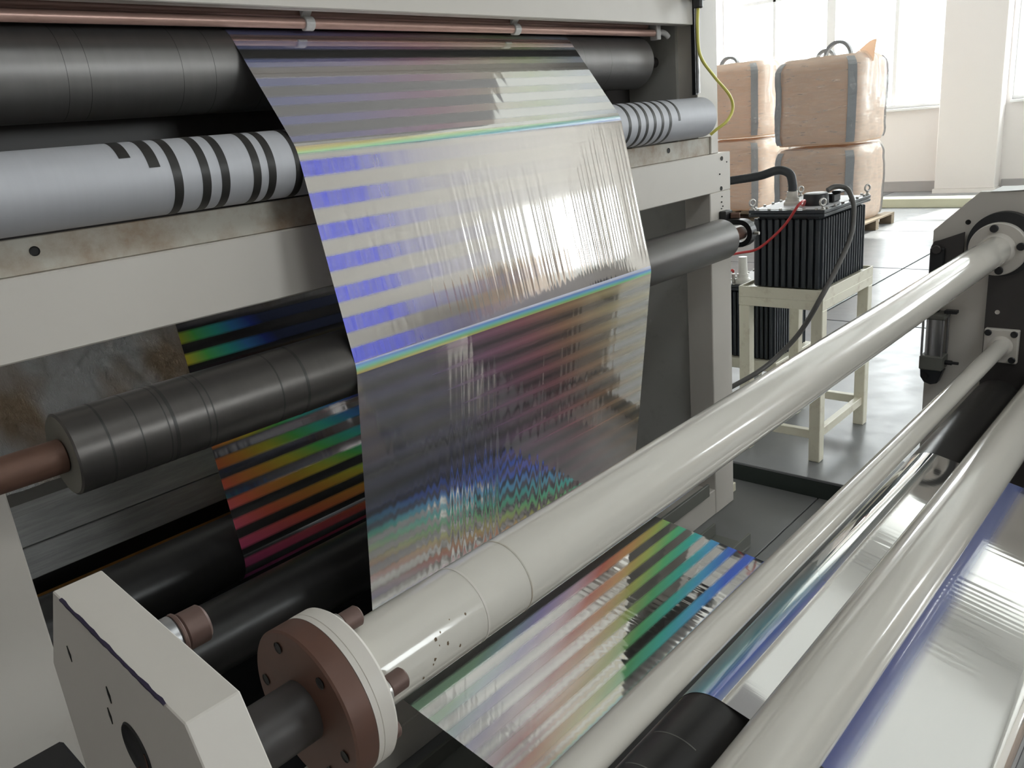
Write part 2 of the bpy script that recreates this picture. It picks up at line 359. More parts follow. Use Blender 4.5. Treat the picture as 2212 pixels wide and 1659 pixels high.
bm = B(); box(bm, 2.52, 5.05, 0.1, 1.7, 4.70, 5.14, 0.01); struct('trim_4', bm, 'base_band')  # unseen grey block added under the ceiling to darken the film's reflection
# pillars of the window wall
for i, (y0, y1) in enumerate(((2.98, 3.79), (-1.86, -1.22), (7.47, 8.2))):
    bm = B(); box(bm, 13.62, 13.9, y0, y1, 0.06, HC, 0.01); box(bm, 13.60, 13.9, y0 - 0.02, y1 + 0.02, 0, 0.06); struct('trim_%d' % (i + 1), bm, 'wall')
for i, (y0, y1) in enumerate(((3.82, 9.0), (-1.2, 2.95))):
    bm = B(); box(bm, 13.86, 13.9, y0, y1, 0.0, 0.16, 0.004); struct('baseboard_%s' % ('right', 'far')[i], bm, 'base_band')
# windows
def window(n, axis, c, a0, a1, z0, z1, bars, trans):
    bm = B(); t = 0.055
    def bx(s, e, p, q, bev=0.004):
        if axis == 'X': box(bm, c, c + 0.08, s, e, p, q, bev)
        else: box(bm, s, e, c, c + 0.08, p, q, bev)
    bx(a0, a1, z0, z0 + t); bx(a0, a1, z1 - t, z1); bx(a0, a0 + t, z0 + t, z1 - t); bx(a1 - t, a1, z0 + t, z1 - t)
    w = struct('window_%d' % n, bm, 'alu')
    for b, wd in bars:
        bm = B(); bx(b - wd / 2, b + wd / 2, z0 + t, z1 - t); ob('mullion', bm, 'alu', w)
    if trans:
        bm = B(); bx(a0 + t, a1 - t, trans - 0.03, trans + 0.03); ob('transom', bm, 'alu', w)
    ed = [a0 + t] + [b for b, _ in bars] + [a1 - t]
    for s, e in zip(ed, ed[1:]):
        bm = B()
        if axis == 'X': box(bm, c + 0.035, c + 0.041, s, e, z0 + t, z1 - t)
        else: box(bm, s, e, c + 0.035, c + 0.041, z0 + t, z1 - t)
        ob('pane', bm, 'glass', w)
    bm = B()
    if axis == 'X': box(bm, c - 0.14, c, a0, a1, z0 - 0.035, z0, 0.004)
    else: box(bm, a0, a1, c + 0.08, c + 0.2, z0 - 0.035, z0, 0.004)
    ob('window_sill', bm, 'alu', w)
window(1, 'X', 13.97, *WIN_R[0], [(4.56, 0.06), (5.57, 0.14), (6.53, 0.05)], 3.16)
window(2, 'X', 13.97, *WIN_R[1], [(1.9, 0.06), (0.85, 0.14), (-0.2, 0.06)], 3.16)
window(3, 'X', 13.97, *WIN_R[2], [(-2.9, 0.10)], 3.16)
window(4, 'Y', -6.15, *WIN_F[0], [(10.8, 0.05)], None)
window(5, 'Y', -6.15, *WIN_F[1], [(3.65, 0.08)], None)  # unseen window added behind the camera for front light
# low kerb on the floor in front of the window wall
for y0, y1, lb in ((4.30, 8.6, 'low pale yellow kerb section behind the wrapped bags'), (2.3, 4.29, 'low pale yellow kerb section right of the bags, below the pillar'), (-1.5, 2.29, 'low pale yellow kerb section hidden behind the grey side plate')):
    bm = B(); prism(bm, [(11.93, 0), (11.95, 0.118), (12.22, 0.122), (12.24, 0)], y0, y1, 'Y', 0.006); tag(ob('kerb', bm, 'kerb'), lb, 'kerb', 'kerb along the window wall')
# shrub outside the window
sh = thing('shrub', 'small green leafy shoot outside the window beside the pillar', 'plant', (14.7, 4.02, 0.0))
bm = B(); sweep(bm, [(14.7, 4.02, 0.0), (14.72, 4.0, 0.7), (14.68, 4.04, 1.25), (14.7, 3.98, 1.66)], 0.008, 6, 5); ob('stem', bm, 'leaf', sh, True)
for k in range(16):
    a = random.uniform(0, 2 * PI); z = 1.18 + 0.03 * k; L = random.uniform(0.10, 0.17)
    d = Vector((math.cos(a), math.sin(a), random.uniform(0.1, 0.7))).normalized(); s = d.cross(Vector((0, 0, 1))).normalized(); p = Vector((14.7, 4.0, z))
    bm = B(); prof = [(0, 0.004), (0.35, 0.028), (0.7, 0.022), (1.0, 0.002)]
    rows = [(bm.verts.new(p + d * L * q - s * w + Vector((0, 0, 0.01))), bm.verts.new(p + d * L * q), bm.verts.new(p + d * L * q + s * w + Vector((0, 0, 0.01)))) for q, w in prof]
    for r0, r1 in zip(rows, rows[1:]):
        bm.faces.new((r0[0], r0[1], r1[1], r1[0])); bm.faces.new((r0[1], r0[2], r1[2], r1[1]))
    ob('leaf', bm, 'leaf', sh)

# ------------------------------------------------------------------ rear machine frame
YF = 1.544
fr = thing('machine_frame', 'cream painted steel frame of the large film machine behind the rollers', 'machine', (1.5, 1.8, PITZ))
bm = B(); box(bm, -0.9, 2.685, 1.55, 1.562, 1.829, 2.45, 0.002); box(bm, -0.9, 2.685, 1.562, 1.585, 1.829, 1.838); ob('top_beam', bm, 'cream', fr)
bm = B(); box(bm, -0.9, 2.93, YF, 1.665, 1.245, 1.387, 0.003); ob('cross_beam', bm, 'cream', fr)
bm = B(); box(bm, 2.774, 2.93, YF + 0.0005, 1.655, PITZ, 1.2447, 0.003); ob('post', bm, 'cream', fr)
bm = B(); box(bm, 0.10, 0.32, YF + 0.0005, 1.655, PITZ, 1.2447, 0.003); ob('post', bm, 'cream', fr)
led = None
bm = B(); box(bm, -0.9, 2.795, 1.557, 1.565, 1.3875, 1.449, 0.0015); box(bm, -0.9, 2.795, 1.565, 1.62, 1.3875, 1.394); led = ob('ledge_angle', bm, 'cream_rust', fr, label='rusty cream ledge under the striped roller')
bm = B(); prism(bm, [(2.706, 2.45), (2.85, 2.45), (2.85, 1.3880), (2.797, 1.3880), (2.797, 1.4500), (2.706, 1.4500)], 1.55, 1.72, 'Y', 0.002); ob('upper_post', bm, 'cream', fr)
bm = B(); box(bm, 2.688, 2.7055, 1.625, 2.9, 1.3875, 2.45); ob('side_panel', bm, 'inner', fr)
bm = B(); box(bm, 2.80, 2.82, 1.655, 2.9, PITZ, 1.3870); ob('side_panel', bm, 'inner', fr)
bm = B(); box(bm, 0.32, 2.774, YF + 0.002, 1.64, PITZ, 0.028, 0.003); ob('base_sill', bm, 'cream', fr)
bm = B(); box(bm, 2.30, 2.70, 1.53, 1.543, 0.030, 0.085, 0.002); ob('base_pad', bm, 'bar_grey', fr)
bm = B(); box(bm, 2.90, 3.02, 1.58, 1.66, PITZ, -0.045, 0.003); ob('foot', bm, 'cream_stand', fr)
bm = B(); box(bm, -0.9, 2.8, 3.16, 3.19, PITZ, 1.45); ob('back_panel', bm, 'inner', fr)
bm = B(); box(bm, -0.9, 2.685, 1.5625, 1.84, 2.44, 2.45); ob('shade_roof', bm, 'inner', fr)  # unseen top added to keep the machine interior dark
bm = B(); box(bm, -0.9, 2.685, 1.825, 1.835, 1.40, 2.439); ob('shade_baffle', bm, 'dark_plate', fr)  # dark sheet added so the gap behind the large roller stays black
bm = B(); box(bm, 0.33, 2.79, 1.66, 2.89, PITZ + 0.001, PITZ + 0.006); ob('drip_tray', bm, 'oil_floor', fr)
def hole(p, r, ax, parent, nm='bolt_hole'):
    bm = B(); lathe(bm, [(0.0, 0.0), (0.0, r * 0.72), (-0.0012, r), (0.0015, r * 1.02)], p, ax, 18); return ob(nm, bm, 'black_hole', parent)
for x, z in ((0.47, 1.424), (2.512, 1.424)): hole((x, 1.5565, z), 0.0085, (0, 1, 0), led)
for x, z in ((2.862, 1.366), (2.855, 1.256), ): hole((x, YF - 0.001, z), 0.008, (0, 1, 0), fr)
for x, z, r in ((2.845, 1.31, 0.003), (2.90, 1.35, 0.0025), (2.86, 1.225, 0.0025), (2.857, 1.205, 0.003), (2.866, 1.188, 0.0025), (2.856, 1.18, 0.002)): hole((x, YF - 0.001, z), r, (0, 1, 0), fr, 'screw_mark')
# guide rod and slot on the upper post
rod = thing('guide_rod', 'thin vertical chrome rod on the upper right post of the machine', 'rod', (2.69, 1.54, 1.47))
bm = B(); box(bm, 2.687, 2.704, 1.546, 1.56, 1.60, 2.45); ob('track', bm, 'black', rod)
bm = B(); cyl(bm, (2.690, 1.538, 1.605), (0, 0, 1), 0.0065, 0.845, 16); ob('rod', bm, 'steel', rod, True)
con = thing('cable_plug', 'black cable plug above the yellow cable at the top of the post', 'plug', (2.63, 1.50, 1.88))
bm = B(); box(bm, 2.66, 2.735, 1.48, 1.545, 1.905, 1.95, 0.006); ob('housing', bm, 'black', con)
bm = B(); cyl(bm, (2.635, 1.50, 1.872), (0, 0, 1), 0.016, 0.05, 16, 0.003); box(bm, 2.62, 2.70, 1.488, 1.52, 1.915, 1.945, 0.004); ob('gland', bm, 'black', con)
bm = B(); sweep(bm, [(2.635, 1.50, 1.875), (2.628, 1.50, 1.811), (2.642, 1.50, 1.724), (2.726, 1.495, 1.655), (2.825, 1.49, 1.59), (2.851, 1.49, 1.541), (2.805, 1.49, 1.500), (2.775, 1.515, 1.475), (2.765, 1.535, 1.458)], 0.0055, 10, 10)
tag(ob('yellow_cable', bm, 'cable_yellow', None, True), 'thin yellow cable hanging in a curve beside the upper post', 'cable')

# ------------------------------------------------------------------ rollers of the rear machine
def roller(name, label, yc, zc, r, x0, x1, mat, shaft=None, end='roller_end', group='rollers of the film machine', sm='rust_shaft'):
    t = thing(name, label, 'roller', ((x0 + x1) / 2, yc, zc), group)
    bm = B(); lathe(bm, [(x0, r - 0.004), (x0 + 0.003, r), (x1 - 0.003, r), (x1, r - 0.004)], (0, yc, zc), (1, 0, 0), 96); ob('sleeve', bm, mat, t, True)
    for x, s in ((x0, 1), (x1, -1)):
        bm = B(); lathe(bm, [(x + s * 0.001, 0.0), (x + s * 0.001, r * 0.55), (x, r * 0.6), (x, r - 0.0038)], (0, yc, zc), (1, 0, 0), 64); ob('end_face', bm, end, t, True)
    if shaft:
        for a, b, sr in shaft:
            bm = B(); cyl(bm, (a, yc, zc), (1, 0, 0), sr, b - a, 32, 0.002); ob('shaft', bm, sm, t, True)
    return t
def band(t, yc, zc, r, x, w, mat, nm='tape_band', h=0.0007, a0=None, a1=None):
    bm = B()
    pr = [(x - w / 2, r - 0.0005), (x - w / 2, r + h), (x + w / 2, r + h), (x + w / 2, r - 0.0005)]
    if a0 is None: lathe(bm, pr, (0, yc, zc), (1, 0, 0), 96)
    else: lathe(bm, pr, (0, yc, zc), (1, 0, 0), 40, a0, a1)
    return ob(nm, bm, mat, t, True)
R1 = (1.711, 1.7255, 0.087); R2 = (1.538, 1.522, 0.068); R3 = (1.4615, 1.089, 0.0735)
R4 = (1.452, 0.287, 0.050); R5 = (1.76, 0.430, 0.087); R6 = (0.86, 0.218, 0.055); RBK = (0.553, 0.576, 0.070); RB2 = (0.215, 0.512, 0.055)
RR = (2.205, 0.40, 0.10); RRT = (2.36, 1.62, 0.07)
r1 = roller('large_roller', 'large dark satin roller under the copper pipes at the top', *R1, -0.9, 2.55, 'roller_black', [(2.552, 2.687, 0.018)], sm='dark_plate')
for x in (0.62, 0.66, 0.84, 0.91, 1.02, 2.16, 2.3): band(r1, *R1, x, 0.0008, 'rubber_dark', 'score_ring', 0.0001)
r2 = roller('striped_roller', 'light aluminium roller banded with black tape above the cross beam', *R2, -0.9, 2.70, 'roller_alu', [(2.7005, 2.7055, 0.018)], sm='steel')
for x in (0.709, 0.764, 0.803, 0.871, 0.905, 0.968): band(r2, *R2, x, 0.017, 'rubber_dark')
for x, a in ((0.627, 0.95), (0.672, 1.28)): band(r2, *R2, x, 0.020, 'rubber_dark', a0=-0.5, a1=a)
for x in (2.16, 2.212, 2.255, 2.30, 2.345, 2.392): band(r2, *R2, x, 0.014, 'rubber_dark')
band(r2, *R2, 2.447, 0.012, 'rubber_dark', a0=-0.5, a1=1.6)
r3 = roller('grooved_roller', 'dark grey metal roller with thin black rings and rusty shaft at lower left', *R3, 0.40, 2.70, 'roller_dark', [(-0.3, 0.4, 0.030), (2.701, 2.86, 0.024)])
for x, w in ((0.457, .004), (0.51, .002), (0.558, .002), (0.570, .006), (0.632, .0025), (0.645, .0025), (0.791, .003), (0.850, .006)): band(r3, *R3, x, w, 'rubber_dark', 'groove_ring', 0.0003)
roller('guide_roller', 'black rubber roller low inside the machine below the rainbow film', *R5, 0.34, 2.35, 'rubber_roll', None, 'rubber_dark')
roller('turning_roller', 'dark roller under the lower end of the far rainbow film', *RR, 0.34, 2.35, 'rubber_roll', None, 'rubber_dark')
roller('carrier_roller', 'dark roller behind the cross beam carrying the far film', *RRT, 0.34, 2.35, 'roller_dark', None)
roller('pull_roller', 'slim dark roller behind the big cream tube where the film turns forward', *R4, 0.7, 2.4, 'roller_dark', [(0.33, 0.7, .018), (2.4, 2.77, .018)])
# bracket for the right end of the grooved roller
bk = thing('bearing_bracket', 'black looped bracket holding the right shaft end of the grooved roller', 'bracket', (2.86, 1.46, 1.04))
bm = B(); pts = [(1.5435, 1.150)] + [(1.46 + 0.052 * math.cos(a), 1.089 + 0.052 * math.sin(a)) for a in [PI / 2 + k * PI / 12 for k in range(13)]] + [(1.5435, 1.037), (1.5435, 1.055)]
inn = [(1.5435, 1.055)] + [(1.46 + 0.033 * math.cos(a), 1.089 + 0.033 * math.sin(a)) for a in [PI * 1.5 - k * PI / 12 for k in range(13)]] + [(1.5435, 1.122)]
prism(bm, [(1.5435, 1.141)] + pts[1:-1] + inn, 2.835, 2.875, 'X'); ob('loop', bm, 'black', bk)
bm = B(); cyl(bm, (2.855, 1.409, 1.089), (0, -1, 0), 0.006, 0.02, 12); ob('set_screw', bm, 'zinc', bk, True)
bm = B(); box(bm, 2.835, 2.89, 1.515, YF - 0.0005, 1.128, 1.172, 0.003); ob('clamp_block', bm, 'black', bk)
bm = B(); cyl(bm, (2.872, 1.515, 1.150), (0.45, -1, 0), 0.013, 0.035, 6, 0.002); ob('clamp_bolt', bm, 'rust_shaft', bk)

# copper pipes with clips
def pipe(name, label, y, z, r, x0, x1, mat, group):
    t = thing(name, label, 'pipe', ((x0 + x1) / 2, y, z), group); bm = B(); cyl(bm, (x0, y, z), (1, 0, 0), r, x1 - x0, 24); ob('pipe', bm, mat, t, True); return t
p1 = pipe('copper_pipe', 'bright copper pipe running just under the top beam, nearest the film', 1.634, 1.812, 0.011, -0.9, 2.58, 'copper', 'copper pipes under the top beam')
p2 = pipe('copper_pipe', 'dull copper pipe tucked behind and above the bright one', 1.654, 1.837, 0.011, -0.9, 2.55, 'copper_dark', 'copper pipes under the top beam')
for x in (1.158, 1.853):
    bm = B(); ay = [PI * 0.32 + k * (PI * 1.2) / 10 for k in range(11)]
    outer = [(1.634 + 0.0155 * math.cos(a), 1.812 - 0.0155 * math.sin(a)) for a in ay]
    prism(bm, [(1.6405, 1.850), (1.6405, 1.826)] + outer + [(1.612, 1.850)], x - 0.012, x + 0.012, 'X', 0.001); ob('clip', bm, 'nylon', p1, label='white nylon pipe clip')
bm = B(); box(bm, 2.565, 2.59, 1.619, 1.649, 1.790, 1.845, 0.002); ob('clip', bm, 'nylon', p1, label='white nylon pipe clip')
bm = B(); sweep(bm, [(2.58, 1.634, 1.8085), (2.61, 1.634, 1.815), (2.635, 1.632, 1.811), (2.65, 1.629, 1.800)], 0.010, 10, 6); ob('end_fitting', bm, 'nylon', p1, True)

# things seen inside the machine on the left
bm = B(); nx, nz = 200, 90; G = []
from mathutils import noise as mn
for i in range(nx + 1):
    col = []
    for j in range(nz + 1):
        x = -0.5 + 3.1 * i / nx; z = 0.70 + 0.72 * j / nz
        q = 0.030 * mn.noise((x * 3 + z * 2, z * 1.5, 0)) + 0.012 * mn.noise((x * 11 + z * 7, z * 5, 3)) + 0.005 * mn.noise((x * 30 + z * 18, z * 9, 7)) + 0.003 * mn.noise((x * 62 + z * 40, z * 16, 2))
        col.append(bm.verts.new((x, 2.50 + 0.75 * (z - 0.70) + q, z)))
    G.append(col)
for i in range(nx):
    for j in range(nz): bm.faces.new((G[i][j], G[i + 1][j], G[i + 1][j + 1], G[i][j + 1]))
bmesh.ops.solidify(bm, geom=bm.faces[:], thickness=0.002)
tag(ob('plastic_sheet', bm, 'sheet', None, True), 'crumpled silvery plastic sheet hanging at the back inside the machine', 'sheet')
tr = thing('trough', 'grey streaked metal trough low behind the grooved roller', 'trough', (1.5, 2.5, 0.30))
bm = B(); prism(bm, [(2.44, 0.684), (2.40, 0.667), (2.36, 0.590), (2.372, 0.588), (2.46, 0.66)], 0.335, 2.35, 'X', 0.002); ob('upper_panel', bm, 'slab', tr)
bm = B(); prism(bm, [(2.36, 0.586), (2.345, 0.500), (2.44, 0.47), (2.44, 0.586)], 0.335, 2.35, 'X', 0.002); ob('lower_panel', bm, 'slab', tr)
bm = B(); box(bm, 0.335, 2.35, 2.345, 2.40, 0.375, 0.428, 0.002); tag(ob('timber_strip', bm, 'yellow_bar'), 'narrow ochre strip in the dark below the streaked trough', 'strip')
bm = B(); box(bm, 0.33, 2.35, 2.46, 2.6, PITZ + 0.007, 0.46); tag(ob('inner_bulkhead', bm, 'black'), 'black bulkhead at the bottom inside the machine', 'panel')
fb = thing('floor_channel', 'grey steel channel lying on the pit floor under the low film', 'channel', (1.4, 1.50, PITZ))
bm = B(); box(bm, 0.36, 2.6, 1.30, 1.46, PITZ, PITZ + 0.012, 0.002); ob('web', bm, 'bar_grey', fb)
for y in (1.30, 1.45):
    bm = B(); box(bm, 0.36, 2.6, y, y + 0.01, PITZ + 0.0125, PITZ + 0.06, 0.001); ob('flange', bm, 'bar_grey', fb)
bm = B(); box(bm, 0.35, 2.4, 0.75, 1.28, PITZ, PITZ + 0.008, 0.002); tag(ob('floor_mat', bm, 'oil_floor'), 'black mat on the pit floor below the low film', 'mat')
bm = B(); box(bm, -0.35, 0.198, 0.868, 1.061, PITZ, 0.85, 0.004); tag(ob('control_box', bm, 'black'), 'black box at the lower left edge beside the cream post', 'box')

# ------------------------------------------------------------------ front unit: side plates, tubes, rollers
XR = 2.90
F1 = (0.600, 1.051, 0.0455); F2 = (0.568, 0.739, 0.0255); F3 = (0.4027, 0.6786, 0.0536)
lb = thing('bearing_plate', 'thick cream bearing plate with chipped purple edge at lower left', 'plate', (0.197, 0.62, PITZ))
poly = [(0.785, 1.180), (0.533, 1.157), (0.506, 1.098), (0.30, 0.90), (0.30, PITZ), (0.866, PITZ), (0.866, 1.067)]
bm = B(); prism(bm, poly, 0.175, 0.220, 'X', 0.0012); plate = ob('plate', bm, 'cream', lb)
bm = B(); n = 26; rowA = []; rowB = []
for k in range(n + 1):
    f = 0.08 + 0.86 * k / n; y = 0.785 + (0.549 - 0.785) * f; z = 1.180 + (1.1585 - 1.180) * f
    jag = 0.0016 + 0.0028 * random.random()
    rowA.append((bm.verts.new((0.1738, y, z - 0.0008 - 0.0018 * random.random())), bm.verts.new((0.1738, y, z + 0.0004)))); rowB.append(bm.verts.new((0.1748 + jag * 0.5, y, z + 0.0006)))
for k in range(n):
    bm.faces.new((rowA[k][0], rowA[k + 1][0], rowA[k + 1][1], rowA[k][1])); bm.faces.new((rowA[k][1], rowA[k + 1][1], rowB[k + 1], rowB[k]))
ob('chipped_edge', bm, 'purple_chip', lb, label='jagged dark purple chipped paint edge')
hy, hz = 0.665, 1.062
bm = B(); lathe(bm, [(0, 0), (0, 0.024), (-0.0015, 0.026), (0.0, 0.0275)], (0.1748, hy, hz), (1, 0, 0), 40); ob('bore', bm, 'black_hole', lb, True)
bm = B(); lathe(bm, [(-0.001, 0.0245), (-0.001, 0.0205), (0.004, 0.0205)], (0.1742, hy, hz), (1, 0, 0), 40, 1.2, 3.4); ob('bush', bm, 'brown_flange', lb, True)
for y, z in ((0.79, 1.10), (0.700, 1.095), (0.715, 1.065)):
    bm = B(); prism(bm, [(y, z), (y - 0.002, z + 0.009), (y + 0.001, z + 0.018), (y + 0.0025, z + 0.009)], 0.1742, 0.1752, 'X'); ob('paint_nick', bm, 'black_hole', lb)
# stub roller behind the bearing plate
sb = thing('stub_spindle', 'short grey and brown spindle behind the cream bearing plate', 'spindle', (0.26, 0.72, 1.06))
bm = B(); cyl(bm, (0.2205, 0.73, 1.108), (1, 0, 0), 0.022, 0.032, 32, 0.002); ob('spacer', bm, 'steel', sb, True)
bm = B(); cyl(bm, (0.2525, 0.73, 1.108), (1, 0, 0), 0.0225, 0.004, 32, 0.001); ob('washer', bm, 'bolt_brown', sb, True)
bm = B(); cyl(bm, (0.2565, 0.73, 1.108), (1, 0, 0), 0.0195, 0.026, 32, 0.003); ob('head', bm, 'bolt_brown', sb, True)

t1 = thing('flanged_tube', 'thick cream tube with brown bolted flange crossing the foreground', 'tube', (1.6, F1[0], F1[1]), 'cream tubes of the front unit')
bm = B(); lathe(bm, [(0.349, F1[2]), (2.845, F1[2])], (0, F1[0], F1[1]), (1, 0, 0), 96); ob('tube', bm, 'cream_tube', t1, True)
bm = B(); lathe(bm, [(0.302, 0.0), (0.302, 0.078), (0.304, 0.080), (0.326, 0.080), (0.326, 0.0)], (0, F1[0], F1[1]), (1, 0, 0), 96); fl = ob('brown_flange', bm, 'brown_flange', t1, True, label='brown oxide steel flange')
bm = B(); lathe(bm, [(0.3265, 0.03), (0.3265, 0.080), (0.332, 0.0803), (0.3325, 0.0796), (0.333, 0.0803), (0.347, 0.0803), (0.3505, 0.077), (0.3505, 0.03)], (0, F1[0], F1[1]), (1, 0, 0), 96); ob('cream_flange', bm, 'cream', t1, True)
bm = B(); cyl(bm, (0.2205, F1[0], F1[1]), (1, 0, 0), 0.030, 0.0815, 40); ob('journal', bm, 'dark_plate', t1, True)
for q in (67, 5, 200, 243, 305, 130):
    a = math.radians(q); y = F1[0] + 0.063 * math.cos(a); z = F1[1] + 0.063 * math.sin(a)
    bm = B(); lathe(bm, [(0.0, 0.0), (0.0, 0.0052), (-0.0008, 0.006)], (0.3015, y, z), (1, 0, 0), 20); ob('socket_hole', bm, 'black_hole', fl, True)
for k in range(5):
    a = math.radians(92 + 72 * k); y = F1[0] + 0.063 * math.cos(a); z = F1[1] + 0.063 * math.sin(a)
    bm = B(); cyl(bm, (0.3508, y, z), (1, 0, 0), 0.0125, 0.003, 24); ob('washer', bm, 'zinc', t1, True)
    bm = B(); cyl(bm, (0.354, y, z), (1, 0, 0), 0.0105, 0.022, 24, 0.002); ob('bolt', bm, 'bolt_brown', t1, True)
for x, w in ((0.506, 0.003), (0.577, 0.002)): band(t1, *F1, x, w, 'cream_rust' if x > 0.55 else 'cream', 'weld_ring', 0.0004)
bm = B(); lathe(bm, [(2.845, 0.04), (2.845, 0.079), (2.848, 0.082), (2.868, 0.082), (2.868, 0.04)], (0, F1[0], F1[1]), (1, 0, 0), 64); ob('end_flange', bm, 'cream', t1, True)
bm = B(); lathe(bm, [(2.80, F1[2] - 0.002), (2.838, F1[2] + 0.004), (2.845, F1[2] + 0.006)], (0, F1[0], F1[1]), (1, 0, 0), 64); ob('weld_bead', bm, 'cream', t1, True)
for k in range(4):
    a = math.radians(80 + 90 * k); y = F1[0] + 0.066 * math.cos(a); z = F1[1] + 0.066 * math.sin(a)
    bm = B(); cyl(bm, (2.836, y, z), (1, 0, 0), 0.012, 0.009, 20, 0.002); ob('bolt', bm, 'black', t1, True)
for k in range(10):       # chips in the enamel near the flange
    x = 0.40 + 0.05 * random.random() + 0.045 * (k / 10); a = math.radians(200 - 60 * (k / 10) + random.uniform(-8, 8)); r = F1[2] + 0.0001; s = random.uniform(0.0008, 0.0022)
    p = Vector((x, F1[0] + r * math.cos(a), F1[1] + r * math.sin(a))); nrm = Vector((0, math.cos(a), math.sin(a)))
    bm = B(); e1 = Vector((1, 0, 0)); e2 = nrm.cross(e1); vs = [bm.verts.new(p + (e1 * math.cos(q) * random.uniform(.5, 1.2) + e2 * math.sin(q) * random.uniform(.6, 1.4)) * s) for q in [i * PI / 4 for i in range(8)]]
    bm.faces.new(vs); bmesh.ops.solidify(bm, geom=bm.faces[:], thickness=0.0006); ob('enamel_chip', bm, 'chip', t1)

t2 = thing('thin_tube', 'slim cream tube with square end flange between the thick tubes', 'tube', (1.6, F2[0], F2[1]), 'cream tubes of the front unit')
bm = B(); lathe(bm, [(0.2206, F2[2]), (2.86, F2[2])], (0, F2[0], F2[1]), (1, 0, 0), 72); ob('tube', bm, 'cream_tube', t2, True)
bm = B(); box(bm, 2.858, 2.8795, 0.520, 0.618, 0.684, 0.794, 0.003); ob('square_flange', bm, 'cream', t2)
bm = B(); lathe(bm, [(2.845, F2[2] - 0.002), (2.852, F2[2] + 0.008), (2.858, F2[2] + 0.009)], (0, F2[0], F2[1]), (1, 0, 0), 48); ob('collar', bm, 'cream', t2, True)
for y, z in ((0.606, 0.782), (0.533, 0.782), (0.606, 0.697), (0.533, 0.697)):
    bm = B(); cyl(bm, (2.852, y, z), (1, 0, 0), 0.0105, 0.0065, 20, 0.002); ob('bolt', bm, 'black', t2, True)
t3 = thing('guard_tube', 'thick cream tube nearest the viewer at lower right', 'tube', (1.6, F3[0], F3[1]), 'cream tubes of the front unit')
bm = B(); lathe(bm, [(0.2206, F3[2]), (2.86, F3[2])], (0, F3[0], F3[1]), (1, 0, 0), 96); ob('tube', bm, 'cream_tube', t3, True)
bm = B(); lathe(bm, [(2.855, 0.03), (2.855, 0.075), (2.8795, 0.075), (2.8795, 0.03)], (0, F3[0], F3[1]), (1, 0, 0), 64); ob('end_flange', bm, 'cream', t3, True)

rb = roller('rubber_roller', 'black rubber roller under the shiny film beside the front tube', *RBK, 0.2206, 2.80, 'rubber_roll', [(2.80, 2.8795, 0.03)], 'rubber_dark', 'rollers of the front unit', 'black')
for x in (0.62, 0.70, 0.78, 0.86): band(rb, *RBK, x, 0.002, 'bar_grey', 'scuff_ring', 0.0002, -0.6, 0.5)
roller('deflector_roller', 'dark roller at the lower right corner where the shiny film turns down', *RB2, 0.2206, 2.8795, 'rubber_roll', None, 'rubber_dark', 'rollers of the front unit')
roller('return_roller', 'dark roller near the floor that turns the low film upward', *R6, 0.2206, 2.8795, 'rubber_roll', None, 'rubber_dark', 'rollers of the front unit')

rp = thing('side_plate', 'grey cream side plate with chamfered corner at the right end of the tubes', 'plate', (2.915, 0.4, PITZ))
bm = B(); prism(bm, [(0.800, PITZ), (0.800, 1.100), (0.672, 1.222), (-0.30, 1.222), (-0.30, PITZ)], 2.90, 2.93, 'X', 0.0015); ob('plate', bm, 'cream', rp)
bm = B(); prism(bm, [(0.624, PITZ + 0.02), (0.624, 0.965), (0.60, 0.985), (-0.25, 0.985), (-0.25, PITZ + 0.02)], 2.880, 2.8995, 'X', 0.001); ob('inner_plate', bm, 'dark_plate', rp, label='dark brown inner plate')
bm = B(); lathe(bm, [(2.869, 0.0), (2.869, 0.100), (2.8995, 0.100)], (0, F1[0] - 0.008, F1[1] + 0.012), (1, 0, 0), 64); ob('bearing_ring', bm, 'black', rp, True)
hole((2.8995, 0.699, 1.127), 0.008, (1, 0, 0), rp)
hole((2.879, 0.590, 0.845), 0.007, (1, 0, 0), rp).data.materials[0] = M['cream']
lv = thing('lever_arm', 'dark steel lever arm between the cylinder and the thick tube flange', 'lever', (2.88, 0.72, 1.0))
bm = B(); prism(bm, [(0.797, 1.050), (0.788, 1.068), (0.772, 1.072), (0.700, 1.100), (0.700, 1.000), (0.722, 1.010), (0.722, 0.97), (0.797, 0.98)], 2.872, 2.8795, 'X', 0.001); ob('arm', bm, 'dark_plate', lv)
bm = B(); box(bm, 2.855, 2.8715, 0.752, 0.795, 0.96, 1.05, 0.004); ob('clevis', bm, 'black', lv)
bm = B(); cyl(bm, (2.846, 0.774, 1.045), (1, 0, 0), 0.014, 0.010, 24, 0.002); ob('pin', bm, 'dark_plate', lv, True)
bm = B(); box(bm, 2.86, 2.878, 0.757, 0.788, 0.835, 0.959, 0.002); ob('rod', bm, 'black', lv)
pc = thing('air_cylinder', 'upright grey air cylinder on the back edge of the right side plate', 'cylinder', (2.86, 0.765, 0.60))
bm = B(); cyl(bm, (2.862, 0.765, 0.690), (0, 0, 1), 0.027, 0.125, 40); ob('barrel', bm, 'steel', pc, True)
bm = B(); box(bm, 2.828, 2.896, 0.728, 0.800, 0.640, 0.690, 0.004); ob('end_cap', bm, 'bar_grey', pc)
bm = B(); box(bm, 2.828, 2.896, 0.728, 0.800, 0.8155, 0.834, 0.004); ob('end_cap', bm, 'bar_grey', pc)
for y in (0.733, 0.795):
    for x in (2.834, 2.890):
        bm = B(); cyl(bm, (x, y, 0.6905), (0, 0, 1), 0.004, 0.1245, 10); ob('tie_rod', bm, 'steel', pc, True)
